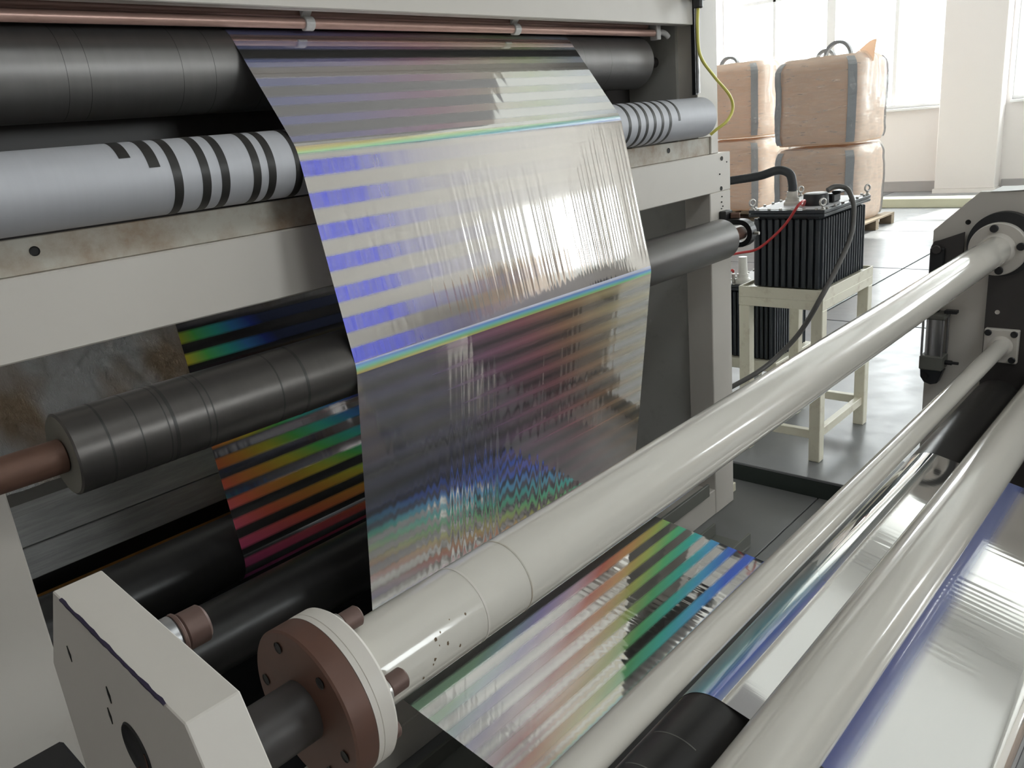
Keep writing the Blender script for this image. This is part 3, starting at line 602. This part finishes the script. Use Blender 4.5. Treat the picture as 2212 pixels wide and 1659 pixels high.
bm = B(); prism(bm, [(0.800, 0.6395), (0.798, 0.610), (0.786, 0.592), (0.765, 0.585), (0.744, 0.592), (0.728, 0.6395)], 2.845, 2.880, 'X', 0.002); ob('pivot_lug', bm, 'black', pc)
bm = B(); cyl(bm, (2.838, 0.783, 0.615), (1, 0, 0), 0.011, 0.0065, 20, 0.001); ob('pivot_pin', bm, 'black_hole', pc, True)
bm = B(); cyl(bm, (2.862, 0.7275, 0.665), (0, -1, 0), 0.008, 0.022, 16, 0.001); cyl(bm, (2.862, 0.706, 0.665), (0, -1, 0), 0.005, 0.020, 12, 0.001); ob('air_fitting', bm, 'black', pc, True)
bm = B(); box(bm, 2.85, 2.875, 0.700, 0.738, 0.8345, 0.845, 0.001); ob('sensor_bracket', bm, 'black', pc)
bm = B(); prism(bm, [(0.640, 1.2225), (0.600, 1.2225), (0.53, 1.2265), (0.46, 1.2225), (0.46, 1.2235), (0.53, 1.2275), (0.60, 1.2235), (0.640, 1.2235)], 2.895, 3.04, 'X'); tag(ob('paper_sheet', bm, 'paper'), 'crumpled white sheet lying on top of the right side plate', 'paper')

# ------------------------------------------------------------------ transformer on its stand
def tank(name, label, x0, x1, y0, y1, z0, z1, nfx, nfy, eyes, group):
    t = thing(name, label, 'transformer', ((x0 + x1) / 2, (y0 + y1) / 2, z0), group); d = 0.020
    bm = B(); box(bm, x0 + d, x1 - d, y0 + d, y1 - d, z0, z1 - 0.03, 0.004); ob('tank_body', bm, 'tank', t)
    px = (y1 - y0 - 2 * d) / nfx; first = None
    for sx in (x0 + d / 2, x1 - d / 2):
        for k in range(nfx + 1):
            y = y0 + d + px * k
            if first is None: bm = B(); box(bm, sx - d / 2, sx + d / 2, y - px * 0.34, y + px * 0.34, z0 + 0.004, z1 - 0.04, 0.004); first = ob('fin', bm, 'tank', t)
            else: put('fin', first, (sx, y, z0 + 0.004), t)
    py = (x1 - x0 - 2 * d) / nfy; first = None
    for sy in (y0 + d / 2, y1 - d / 2):
        for k in range(nfy + 1):
            x = x0 + d + py * k
            if first is None: bm = B(); box(bm, x - py * 0.22, x + py * 0.22, sy - d / 2, sy + d / 2, z0 + 0.004, z1 - 0.04, 0.003); first = ob('fin', bm, 'tank', t)
            else: put('fin', first, (x, sy, z0 + 0.004), t)
    bm = B(); box(bm, x0 - 0.012, x1 + 0.012, y0 - 0.012, y1 + 0.012, z1 - 0.0295, z1 - 0.017, 0.002); ob('tank_rim', bm, 'tank', t)
    bm = B(); box(bm, x0 - 0.012, x1 + 0.012, y0 - 0.012, y1 + 0.012, z1 - 0.0155, z1 - 0.002, 0.002); lid = ob('lid', bm, 'tank', t)
    bm = B(); box(bm, x0 + 0.012, x1 - 0.012, y0 + 0.012, y1 - 0.012, z1 - 0.0019, z1, 0.0006); ob('lid_plate', bm, 'lid', lid)
    first = None
    for k in range(6):
        for s in (0, 1):
            for P in (((x0 - 0.002) if s == 0 else (x1 + 0.002), y0 + (y1 - y0) * (k + 0.5) / 6), (x0 + (x1 - x0) * (k + 0.5) / 6, (y0 - 0.002) if s == 0 else (y1 + 0.002))):
                if first is None: bm = B(); cyl(bm, (P[0], P[1], z1 - 0.0018), (0, 0, 1), 0.007, 0.008, 6, 0.001); first = ob('bolt', bm, 'zinc', lid)
                else: put('bolt', first, (P[0], P[1], z1 - 0.0018), lid)
    for (x, y) in eyes:
        bm = B(); torus(bm, (x, y, z1 + 0.030), (0.5, 0.85, 0), 0.0135, 0.0045); e = ob('eye_bolt', bm, 'zinc', t, True)
        bm = B(); lathe(bm, [(0, 0.011), (0.004, 0.011), (0.007, 0.006), (0.014, 0.0055)], (x, y, z1 - 0.001), (0, 0, 1), 16); ob('collar', bm, 'zinc', e, True)
    return t, lid
X0, X1, Y0, Y1, ZT = 3.335, 3.835, 1.345, 1.655, 0.772
tk, lid = tank('transformer', 'black finned transformer tank standing on the ivory stand', X0, X1, Y0, Y1, ZT, 1.112, 9, 17, [(X0, Y0), (X0, Y1), (X1, Y0), (X1, Y1)], 'transformers')
bm = B(); lathe(bm, [(0, 0.0), (0, 0.036), (0.010, 0.036), (0.016, 0.030), (0.030, 0.029), (0.030, 0.024), (0.058, 0.023), (0.058, 0)], (3.50, 1.548, 1.1125), (0, 0, 1), 32); ob('hose_coupling', bm, 'fitting', tk, True)
bm = B(); lathe(bm, [(0, 0), (0, 0.052), (0.042, 0.052), (0.048, 0.049), (0.048, 0)], (3.49, 1.438, 1.1125), (0, 0, 1), 40); ob('terminal_cap', bm, 'black', tk, True)
bm = B(); lathe(bm, [(0.0485, 0), (0.0485, 0.047), (0.051, 0.044), (0.052, 0)], (3.49, 1.438, 1.1125), (0, 0, 1), 40); ob('cap_lid', bm, 'lid', tk, True)
bm = B(); box(bm, 3.55, 3.63, 1.385, 1.425, 1.1125, 1.150, 0.006); box(bm, 3.56, 3.66, 1.36, 1.40, 1.150, 1.162, 0.004); ob('terminal_block', bm, 'black', tk)
st = thing('transformer_stand', 'ivory painted square steel stand with rusty legs under the transformer', 'stand', (3.58, 1.51, 0.0))
SX0, SX1, SY0, SY1 = 3.292, 3.872, 1.318, 1.70
for x, y in ((SX0, SY0), (SX1 - 0.05, SY0), (SX0, SY1 - 0.05), (SX1 - 0.05, SY1 - 0.05)):
    bm = B(); box(bm, x, x + 0.05, y, y + 0.05, 0.0, 0.695, 0.003); ob('leg', bm, 'cream_stand', st)
bm = B(); box(bm, SX0 + 0.01, SX1 - 0.01, SY0 + 0.01, SY1 - 0.01, 0.755, 0.771); ob('tray', bm, 'cream_stand', st)
for a in ((SX0, SX1, SY0, SY0 + 0.006), (SX0, SX1, SY1 - 0.006, SY1), (SX0, SX0 + 0.006, SY0 + 0.0062, SY1 - 0.0062), (SX1 - 0.006, SX1, SY0 + 0.0062, SY1 - 0.0062)):
    bm = B(); box(bm, *a, 0.735, 0.782, 0.001); ob('tray_rim', bm, 'cream_stand', st)
    bm = B(); box(bm, *a[:4], 0.6952, 0.7348, 0.001); ob('apron_rail', bm, 'cream_stand', st)
for a in ((SX0 + 0.05, SX1 - 0.05, SY0 + 0.01, SY0 + 0.04), (SX0 + 0.05, SX1 - 0.05, SY1 - 0.04, SY1 - 0.01), (SX0 + 0.01, SX0 + 0.04, SY0 + 0.05, SY1 - 0.05), (SX1 - 0.04, SX1 - 0.01, SY0 + 0.05, SY1 - 0.05)):
    bm = B(); box(bm, *a, 0.105, 0.145, 0.002); ob('stretcher', bm, 'cream_stand', st)
t2b, lid2 = tank('transformer', 'second black finned transformer low behind the ivory stand', 3.93, 4.35, 1.83, 2.13, 0.235, 0.64, 10, 14, [], 'transformers')
bm = B(); lathe(bm, [(0, 0), (0, 0.04), (0.02, 0.04), (0.03, 0.03), (0.05, 0.030), (0.05, 0.024), (0.14, 0.022), (0.14, 0)], (3.98, 2.03, 0.6405), (0, 0, 1), 28); ob('bushing', bm, 'porcelain', t2b, True)
bm = B(); cyl(bm, (3.96, 2.075, 0.6405), (0, 0, 1), 0.009, 0.05, 14, 0.001); ob('terminal', bm, 'zinc', t2b, True)
s2 = thing('low_stand', 'low ivory steel stand under the second transformer', 'stand', (4.14, 1.98, 0.0))
bm = B(); box(bm, 3.905, 4.375, 1.805, 2.155, 0.18, 0.234, 0.003); ob('tray', bm, 'cream_stand', s2)
for x, y in ((3.905, 1.805), (4.33, 1.805), (3.905, 2.11), (4.33, 2.11)):
    bm = B(); box(bm, x, x + 0.045, y, y + 0.045, 0, 0.1798, 0.002); ob('leg', bm, 'cream_stand', s2)
bm = B(); sweep(bm, [(3.5, 2.10, 1.19), (3.5, 1.95, 1.212), (3.5, 1.84, 1.224), (3.5, 1.704, 1.240), (3.5, 1.615, 1.262), (3.5, 1.562, 1.245), (3.5, 1.548, 1.20), (3.5, 1.548, 1.172)], 0.0185, 16, 14, True, 0.03)
tag(ob('hose', bm, 'hose', None, True), 'thick black ribbed hose bending down onto the transformer lid', 'hose')
bm = B(); sweep(bm, [(3.53, 1.405, 1.168), (3.56, 1.385, 1.180), (3.585, 1.345, 1.168), (3.552, 1.308, 1.128), (3.529, 1.290, 1.081), (3.475, 1.28, 0.982), (3.352, 1.28, 0.886), (3.24, 1.303, 0.771), (3.22, 1.38, 0.621), (3.15, 1.45, 0.52), (3.05, 1.495, 0.47), (2.95, 1.57, 0.42)], 0.0105, 12, 10)
tag(ob('power_cable', bm, 'cable_grey', None, True), 'grey cable looping from the transformer lid down to the machine post', 'cable')
bm = B(); sweep(bm, [(3.47, 1.50, 1.120), (3.40, 1.455, 1.122), (3.33, 1.421, 1.150), (3.262, 1.418, 1.138), (3.26, 1.464, 1.07), (3.26, 1.525, 1.008), (3.24, 1.588, 0.958), (3.2, 1.643, 0.948), (3.08, 1.66, 0.955)], 0.0055, 10, 10)
tag(ob('red_wire', bm, 'cable_red', None, True), 'thin red wire hanging across the front of the transformer fins', 'wire')
bm = B(); sweep(bm, [(3.88, 2.13, 0.665), (3.90, 2.10, 0.69), (3.95, 2.078, 0.712), (3.96, 2.075, 0.698)], 0.006, 8, 8)
tag(ob('red_wire', bm, 'cable_red', None, True), 'short red wire on the second transformer terminal', 'wire')

# ------------------------------------------------------------------ wrapped bags on pallets
def pallet(label, cx, cy, h):
    t = thing('pallet', label, 'pallet', (cx, cy, 0), 'pallets under the bags')
    for k in range(6):
        y = cy - h + (2 * h - 0.12) * k / 5
        bm = B(); box(bm, cx - h, cx + h, y, y + 0.12, 0.112, 0.134, 0.003); ob('deck_board', bm, 'wood', t)
    for i in (-1, 0, 1):
        bm = B(); box(bm, cx + i * (h - 0.05) - 0.05, cx + i * (h - 0.05) + 0.05, cy - h, cy + h, 0.0945, 0.1115, 0.003); ob('bearer', bm, 'wood', t)
        bm = B(); box(bm, cx + i * (h - 0.05) - 0.05, cx + i * (h - 0.05) + 0.05, cy - h, cy + h, 0.0, 0.018, 0.003); ob('runner', bm, 'wood', t)
        for j in (-1, 0, 1):
            bm = B(); box(bm, cx + i * (h - 0.05) - 0.05, cx + i * (h - 0.05) + 0.05, cy + j * (h - 0.07) - 0.07, cy + j * (h - 0.07) + 0.07, 0.0185, 0.094, 0.003); ob('block', bm, 'wood', t)
def bag_r(a, f, h, seed, bulge=0.03):
    ca, sa = math.cos(a), math.sin(a); n = 6.0
    r = h / ((abs(ca) ** n + abs(sa) ** n) ** (1 / n))
    prof = (1 - abs(2 * f - 1) ** 10) * 0.06 + 0.95 + bulge * (0.5 - f) * 0.3
    top = 1.0 if f < 0.90 else 1.0 - (1.2 if seed in (4.0, 11.0, 16.0) else 0.3) * (f - 0.90)
    return r * prof * top * (1 + 0.03 * mn.noise((ca * 2.2 + seed, sa * 2.2, f * 3.0)) + 0.014 * mn.noise((ca * 7, sa * 7 + seed, f * 9)))
def bag(label, cx, cy, z0, z1, h, seed, loops):
    t = thing('bulk_bag', label, 'bag', (cx, cy, z0), 'wrapped bulk bags by the window')
    def surf(bm, off, rows, segs, top):
        R = []
        for j in range(rows + 1):
            f = j / rows; R.append([bm.verts.new((cx + (bag_r(2 * PI * k / segs, f, h, seed) + off) * math.cos(2 * PI * k / segs), cy + (bag_r(2 * PI * k / segs, f, h, seed) + off) * math.sin(2 * PI * k / segs),
                                                 z0 + (z1 - z0) * f + (off if top else 0) + 0.012 * f * mn.noise((k * 0.3, seed, 1)))) for k in range(segs)])
        for p, q in zip(R, R[1:]):
            for k in range(segs): bm.faces.new((p[k], p[(k + 1) % segs], q[(k + 1) % segs], q[k]))
        for ring, s in ((R[0], -1), (R[-1], 1)):
            c = bm.verts.new((cx, cy, ring[0].co.z + 0.008 * s * (s > 0)))
            for k in range(segs): bm.faces.new((ring[k], ring[(k + 1) % segs], c) if s > 0 else (ring[(k + 1) % segs], ring[k], c))
    bm = B(); surf(bm, 0.0, 26, 72, False); ob('sack', bm, 'bag', t, True)
    for a in (PI * 1.25 - 0.07, PI * 0.75 + 0.08, PI * 1.75, PI * 0.25):
        bm = B(); rows = 20; L = []; w = 0.034
        for j in range(rows + 1):
            f = 0.02 + 0.95 * j / rows; line = []
            for o_, s in ((0.002, -1), (0.007, -1), (0.007, 1), (0.002, 1)):
                aa = a + s * w / h; r = bag_r(aa, f, h, seed) + o_ + 0.019; line.append(bm.verts.new((cx + r * math.cos(aa), cy + r * math.sin(aa), z0 + (z1 - z0) * f)))
            L.append(line)
        for p, q in zip(L, L[1:]):
            for k in range(4): bm.faces.new((p[k], p[(k + 1) % 4], q[(k + 1) % 4], q[k]))
        bm.faces.new(L[0]); bm.faces.new(list(reversed(L[-1]))); ob('webbing_strap', bm, 'strap', t)
    for (lx, ly, rr, hh) in loops:
        bm = B(); outer = [(ly + rr * math.cos(q), z1 - 0.02 + hh * math.sin(q)) for q in [k * PI / 14 for k in range(15)]]; inner_ = [(ly + (rr - 0.03) * math.cos(q), z1 - 0.02 + (hh - 0.035) * math.sin(q)) for q in [k * PI / 14 for k in range(14, -1, -1)]]
        prism(bm, outer + inner_, lx - 0.03, lx + 0.03, 'X'); ob('lifting_loop', bm, 'strap', t)
    bm = B(); surf(bm, 0.018, 40, 120, True)
    for v in bm.verts: v.co += Vector((mn.noise(Vector((v.co.x * 14, v.co.y * 14, v.co.z * 3))) * 0.012, mn.noise(Vector((v.co.x * 14 + 5, v.co.y * 14, v.co.z * 3))) * 0.012, 0))
    ob('stretch_wrap', bm, 'wrap', t, True)
    return t
pallet('wooden pallet under the nearer stack of wrapped bags', 9.98, 3.95, 0.58)
bag('lower tan bulk bag of the nearer stack, wrapped in clear film', 9.95, 3.95, 0.136, 0.985, 0.50, 1.0, [])
bg1 = bag('upper tan bulk bag of the nearer stack with a grey lifting loop', 9.95, 3.95, 1.03, 1.98, 0.50, 4.0, [(9.75, 3.80, 0.16, 0.18), (10.15, 4.1, 0.12, 0.13)])
bm = B(); G = []
for k in range(9):
    f = k / 8; G.append((bm.verts.new((9.78 + 0.05 * math.sin(f * 5), 3.42 + 0.30 * f, 1.88)), bm.verts.new((9.80, 3.40 + 0.30 * f, 1.97 + 0.16 * (1 - f) * abs(math.sin(1.0 + f * 2.2))))))
for p, q in zip(G, G[1:]): bm.faces.new((p[0], q[0], q[1], p[1]))
bmesh.ops.solidify(bm, geom=bm.faces[:], thickness=0.006); ob('sack_corner', bm, 'bag', bg1, True)
pallet('wooden pallet under the farther stack of wrapped bags', 11.25, 5.72, 0.60)
bag('lower tan bulk bag of the farther stack behind the machine', 11.2, 5.72, 0.136, 1.075, 0.54, 8.0, [])
bag('upper tan bulk bag of the farther stack beside the machine', 11.2, 5.72, 1.124, 2.10, 0.54, 11.0, [(10.9, 5.74, 0.14, 0.12)])

pallet('wooden pallet by the beige wall behind the viewer', 8.3, -5.1, 0.60)
bag('lower tan bulk bag by the beige wall, mirrored in the film', 8.3, -5.1, 0.136, 1.085, 0.54, 14.0, [])
bag('upper tan bulk bag by the beige wall, mirrored in the film', 8.3, -5.1, 1.136, 2.15, 0.54, 16.0, [])

# ------------------------------------------------------------------ holographic film
XL, XRT = 0.970, 2.115
def tangent(c1, s1, c2, s2):
    dy, dz = c2[0] - c1[0], c2[1] - c1[1]; D = math.hypot(dy, dz); a = math.atan2(dz, dy)
    th = a + math.asin((s1 * c1[2] - s2 * c2[2]) / D); nx, nz = math.sin(th), -math.cos(th)
    return (c1[0] + s1 * c1[2] * nx, c1[1] + s1 * c1[2] * nz), (c2[0] + s2 * c2[2] * nx, c2[1] + s2 * c2[2] * nz)
def arc(c, s, p, q, n=14):
    a = math.atan2(p[1] - c[1], p[0] - c[0]); b = math.atan2(q[1] - c[1], q[0] - c[0])
    if s > 0:
        while b < a: b += 2 * PI
    else:
        while b > a: b -= 2 * PI
    return [(c[0] + c[2] * math.cos(a + (b - a) * k / n), c[1] + c[2] * math.sin(a + (b - a) * k / n)) for k in range(n + 1)]
def straight(p, q, n=24): return [(p[0] + (q[0] - p[0]) * k / n, p[1] + (q[1] - p[1]) * k / n) for k in range(n + 1)]
def strip(name, path, mat, parent, cols=40, rip=None, x0=XL, x1=XRT, v0=0.0):
    """a span of web: rows follow the path, columns the width; rip(u, t, v) gives the ripple height"""
    bm = B(); uv = bm.loops.layers.uv.new('UVMap'); V = [v0]
    for a, b in zip(path, path[1:]): V.append(V[-1] + math.hypot(b[0] - a[0], b[1] - a[1]))
    rows = []; n = len(path)
    for i, (y, z) in enumerate(path):
        a = path[max(i - 1, 0)]; b = path[min(i + 1, n - 1)]; d = Vector((b[0] - a[0], b[1] - a[1])).normalized(); nr = Vector((d[1], -d[0]))
        row = []
        for j in range(cols + 1):
            u = j / cols; h = rip(u, i / (n - 1), V[i]) if rip else 0.0
            row.append((bm.verts.new((x0 + (x1 - x0) * u, y + nr[0] * h, z + nr[1] * h)), (u, V[i])))
        rows.append(row)
    for p, q in zip(rows, rows[1:]):
        for j in range(cols):
            f = bm.faces.new((p[j][0], p[j + 1][0], q[j + 1][0], q[j][0])); f.smooth = True
            for l, w in zip(f.loops, (p[j][1], p[j + 1][1], q[j + 1][1], q[j][1])): l[uv].uv = w
    me = bpy.data.meshes.new(name); ctr = Vector(((x0 + x1) / 2, sum(p[0] for p in path) / n, min(p[1] for p in path)))
    for v in bm.verts: v.co -= ctr
    bm.to_mesh(me); bm.free(); me.materials.append(mat)
    return link(bpy.data.objects.new(name, me), parent, ctr)
def waves(seed, amp, lo, hi, n=16, drift=0.3):
    rg = random.Random(seed); W_ = [(rg.uniform(lo, hi), rg.uniform(0, 2 * PI), rg.uniform(-drift, drift)) for _ in range(n)]
    return lambda u, v: sum(math.sin(2 * PI * f * u + p + d * v * 6) / f for f, p, d in W_) * amp
def bumpwin(u, c, w): return math.exp(-((u - c) / w) ** 2)

lin = lambda c, cu, cv: (lambda t, u, v: t.math('ADD', t.math('ADD', t.math('MULTIPLY', u, cu), t.math('MULTIPLY', v, cv)), c))
fm_A = film_mat('film_top_span', [(0.0, (0.30, 0.36, 0.72)), (0.25, (0.42, 0.36, 0.70)), (0.45, (0.68, 0.36, 0.50)), (0.62, (0.80, 0.62, 0.52)), (0.80, (0.66, 0.74, 0.42)), (1.0, (0.62, 0.68, 0.80))],
                lin(0.0, 1.0, 0.4), [(0.0, 0.42), (0.5, 0.40), (1.0, 0.40)], None, 0.050, 0.46, 0.25, 0.12, bump=0.02)
fm_B = film_mat('film_middle_span', [(0.0, (0.03, 0.06, 0.95)), (0.30, (0.10, 0.12, 0.95)), (0.42, (0.36, 0.34, 0.92)), (0.60, (0.68, 0.62, 0.86)), (0.8, (0.80, 0.70, 0.72)), (1.0, (0.82, 0.78, 0.70))],
                lin(0.12, 1.0, -0.35), [(0.0, 1.0), (0.11, 0.95), (0.17, 0.5), (0.28, 0.22), (0.45, 0.14), (1.0, 0.12)], [(0.0, 1.0), (0.30, 0.9), (0.47, 1.0)], 0.066, 0.50, 0.1, 0.10, streak=0.5, bump=0.02)
fm_C = film_mat('film_lower_span', [(0.0, (0.20, 0.20, 0.42)), (0.2, (0.24, 0.19, 0.40)), (0.35, (0.55, 0.22, 0.40)), (0.5, (0.70, 0.22, 0.26)), (0.62, (0.75, 0.36, 0.18)), (0.8, (0.80, 0.62, 0.28)), (1.0, (0.90, 0.82, 0.52))],
                lin(0.06, 0.95, -0.55), [(0.0, 0.30), (0.4, 0.55), (0.7, 0.66), (1.0, 0.70)], [(0.0, 1.0), (0.35, 0.60), (0.62, 0.30)], 0.054, 0.50, 0.3, 0.60, bump=0.02, haze=0.14, haze_col=(0.42, 0.42, 0.43), rough=0.06)
PASTEL = [(0.0, (0.45, 0.80, 0.50)), (0.08, (0.50, 0.75, 0.85)), (0.17, (0.55, 0.48, 0.90)), (0.27, (0.85, 0.60, 0.70)), (0.36, (0.72, 0.20, 0.14)), (0.46, (0.80, 0.42, 0.16)), (0.56, (0.55, 0.62, 0.15)), (0.66, (0.15, 0.65, 0.25)), (0.76, (0.06, 0.65, 0.52)), (0.88, (0.08, 0.50, 0.88)), (1.0, (0.03, 0.15, 0.85))]
fm_D = film_mat('film_low_span', PASTEL, lin(-0.28, 0.73, 1.62), [(0.0, 0.42), (0.25, 0.46), (0.5, 0.78), (0.8, 1.0), (1.0, 1.0)], None, 0.062, 0.50, 0.0, 0.16, bump=0.012, haze=0.05, mirror=(0.90, 0.89, 0.87), g_metal=0.0)
fm_E = film_mat('film_plain_span', [(0.0, (0.8, 0.8, 0.9)), (1.0, (0.9, 0.85, 0.8))], lin(0, 1, 0), [(0.0, 0.10), (1.0, 0.10)], None, 0.08, 0.4, 0, 0.2, bump=0.02)
fm_bk = film_mat('film_on_rubber_roller', [(0.0, (0.85, 0.84, 0.80)), (0.35, (0.10, 0.45, 0.55)), (0.48, (0.05, 0.14, 0.75)), (0.60, (0.62, 0.72, 0.95)), (0.72, (0.06, 0.12, 0.50)), (0.80, (0.9, 0.86, 0.78)), (1.0, (0.9, 0.88, 0.84))],
                 lin(0.0, -0.25, 6.0), [(0.0, 0.75), (0.30, 0.55), (0.5, 0.12), (1.0, 0.06)], None, stripe=False, bump=0.01)  # blue and pale streaks of reflected light painted around the roller
fm_F = film_mat('film_front_span', [(0.0, (0.05, 0.09, 0.42)), (1.0, (0.07, 0.12, 0.40))], lin(0, 1, 0), [(0.0, 0.75), (1.0, 0.70)], [(0.0, 0.0), (0.150, 0.0), (0.160, 1.0), (0.190, 1.0), (0.212, 0.0), (1.0, 0.0)], stripe=False, bump=0.02)  # blue band paints in the reflection of the guard tube above the film
FOLD = [(0.0, (0.85, 0.55, 0.20)), (0.25, (0.80, 0.80, 0.25)), (0.45, (0.35, 0.85, 0.40)), (0.65, (0.25, 0.75, 0.90)), (0.85, (0.20, 0.40, 0.95)), (1.0, (0.75, 0.78, 0.95))]
fm_f2 = film_mat('film_fold_upper', FOLD, lin(-0.25, 0.55, 26.0), [(0.0, 0.8), (0.5, 0.65), (1.0, 0.5)], [(0.0, 0.0), (0.009, 0.05), (0.013, 1.0), (0.024, 1.0), (0.028, 0.15), (1.0, 0.0)], stripe=False, bump=0.03)
fm_f3 = film_mat('film_fold_lower', list((p, c) for p, c in FOLD), lin(0.97, 0.30, -36.0), [(0.0, 0.75), (1.0, 0.85)], None, stripe=False)
fm_2 = film_mat('film_far_span', RAINBOW, lambda t, u, v: t.math('MULTIPLY', t.math('ADD', t.math('MULTIPLY', u, 1.9), 0.36), t.math('SUBTRACT', 2.15, t.math('MULTIPLY', v, 1.55))),
                [(0.0, 1.0), (0.45, 1.0), (1.0, 0.7)], None, 0.0630, 0.50, 0.55, 0.14, mirror=(0.55, 0.55, 0.58), g_metal=0.0, trans=0.2)

film = thing('holographic_film', 'shiny holographic silver film web running over the rollers in the centre', 'film', (1.54, 1.2, 0.2))
a0, a1 = tangent(R1, 1, R2, 1); b0, b1 = tangent(R2, 1, R3, 1); c0, c1 = tangent(R3, 1, R4, -1); d0, d1 = tangent(R4, -1, R6, -1); e0, e1 = tangent(R6, -1, RBK, 1); f0, f1 = tangent(RBK, 1, RB2, 1)
GAP = 0.0008
def gr(c, s=1): return (c[0], c[1], c[2] + GAP)
a0, a1 = tangent(gr(R1), 1, gr(R2), 1); b0, b1 = tangent(gr(R2), 1, gr(R3), 1); c0, c1 = tangent(gr(R3), 1, gr(R4), -1)
d0, d1 = tangent(gr(R4), -1, gr(R6), -1); e0, e1 = tangent(gr(R6), -1, gr(RBK), 1); f0, f1 = tangent(gr(RBK), 1, gr(RB2), 1)
g1r = gr(R1); start = (g1r[0] + g1r[2] * math.cos(math.radians(20)), g1r[1] + g1r[2] * math.sin(math.radians(20)))
wA = waves(1, 0.00035, 14, 60); wB = waves(2, 0.0016, 18, 90); wB2 = waves(3, 0.0020, 40, 110); wC = waves(4, 0.0022, 20, 60); wD = waves(5, 0.0010, 25, 60); wF = waves(6, 0.0007, 30, 90)
env = lambda t: math.sin(PI * min(max(t, 0), 1)) ** 0.7
strip('film_span', arc(gr(R1), 1, start, a0, 20) , fm_A, film, 40)
strip('film_span', straight(a0, a1, 24), fm_A, film, 500, lambda u, t, v: wA(u, v) * env(t) * (0.3 + t))
strip('film_span', arc(gr(R2), 1, a1, b0, 12), fm_f2, film, 40)
strip('film_span', straight(b0, b1, 30), fm_B, film, 900, lambda u, t, v: env(t) * (wB(u, v) * 0.7 + (wB2(u, v) * (0.35 + 0.9 * t)) * (0.25 + bumpwin(u, 0.72, 0.34))))
strip('film_span', arc(gr(R3), 1, b1, c0, 12), fm_f3, film, 40)
strip('film_span', straight(c0, c1, 34), fm_C, film, 900, lambda u, t, v: env(t) * wC(u, v) * (0.10 + 1.0 * bumpwin(u, 0.45, 0.22)))
strip('film_span', arc(gr(R4), -1, c1, d0, 12), fm_E, film, 40)
strip('film_span', straight(d0, d1, 30), fm_D, film, 700, lambda u, t, v: env(t) * wD(u, v) * (0.10 + bumpwin(u, 0.62, 0.22)))
strip('film_span', arc(gr(R6), -1, d1, e0, 14), fm_E, film, 40)
strip('film_span', straight(e0, e1, 20), fm_E, film, 40)
strip('film_span', arc(gr(RBK), 1, e1, f0, 24), fm_bk, film, 40)
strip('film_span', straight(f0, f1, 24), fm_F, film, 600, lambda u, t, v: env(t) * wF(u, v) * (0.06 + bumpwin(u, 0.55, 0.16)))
g2r = gr(RB2); strip('film_span', arc(gr(RB2), 1, f1, (g2r[0] - g2r[2], g2r[1] - 0.0001), 14), fm_E, film, 40)
strip('film_span', straight((g2r[0] - g2r[2], g2r[1] - 0.0001), (g2r[0] - g2r[2], 0.0), 10), fm_E, film, 20)

far = thing('holographic_film', 'far rainbow striped film hanging behind the grooved roller at left', 'film', (1.54, 2.2, 0.2))
h0, h1 = tangent(gr(RRT), 1, gr(RR), 1)
strip('film_span', straight(h0, h1, 40), fm_2, far, 300, lambda u, t, v: wA(u, v) * 0.5 * env(t))
grr = gr(RR); strip('film_span', arc(grr, 1, h1, (grr[0], grr[1] - grr[2]), 16), fm_2, far, 40, v0=math.hypot(h1[0] - h0[0], h1[1] - h0[1]))
grt = gr(RRT); strip('film_span', arc(grt, 1, (grt[0], grt[1] + grt[2]), h0, 14), fm_2, far, 40)
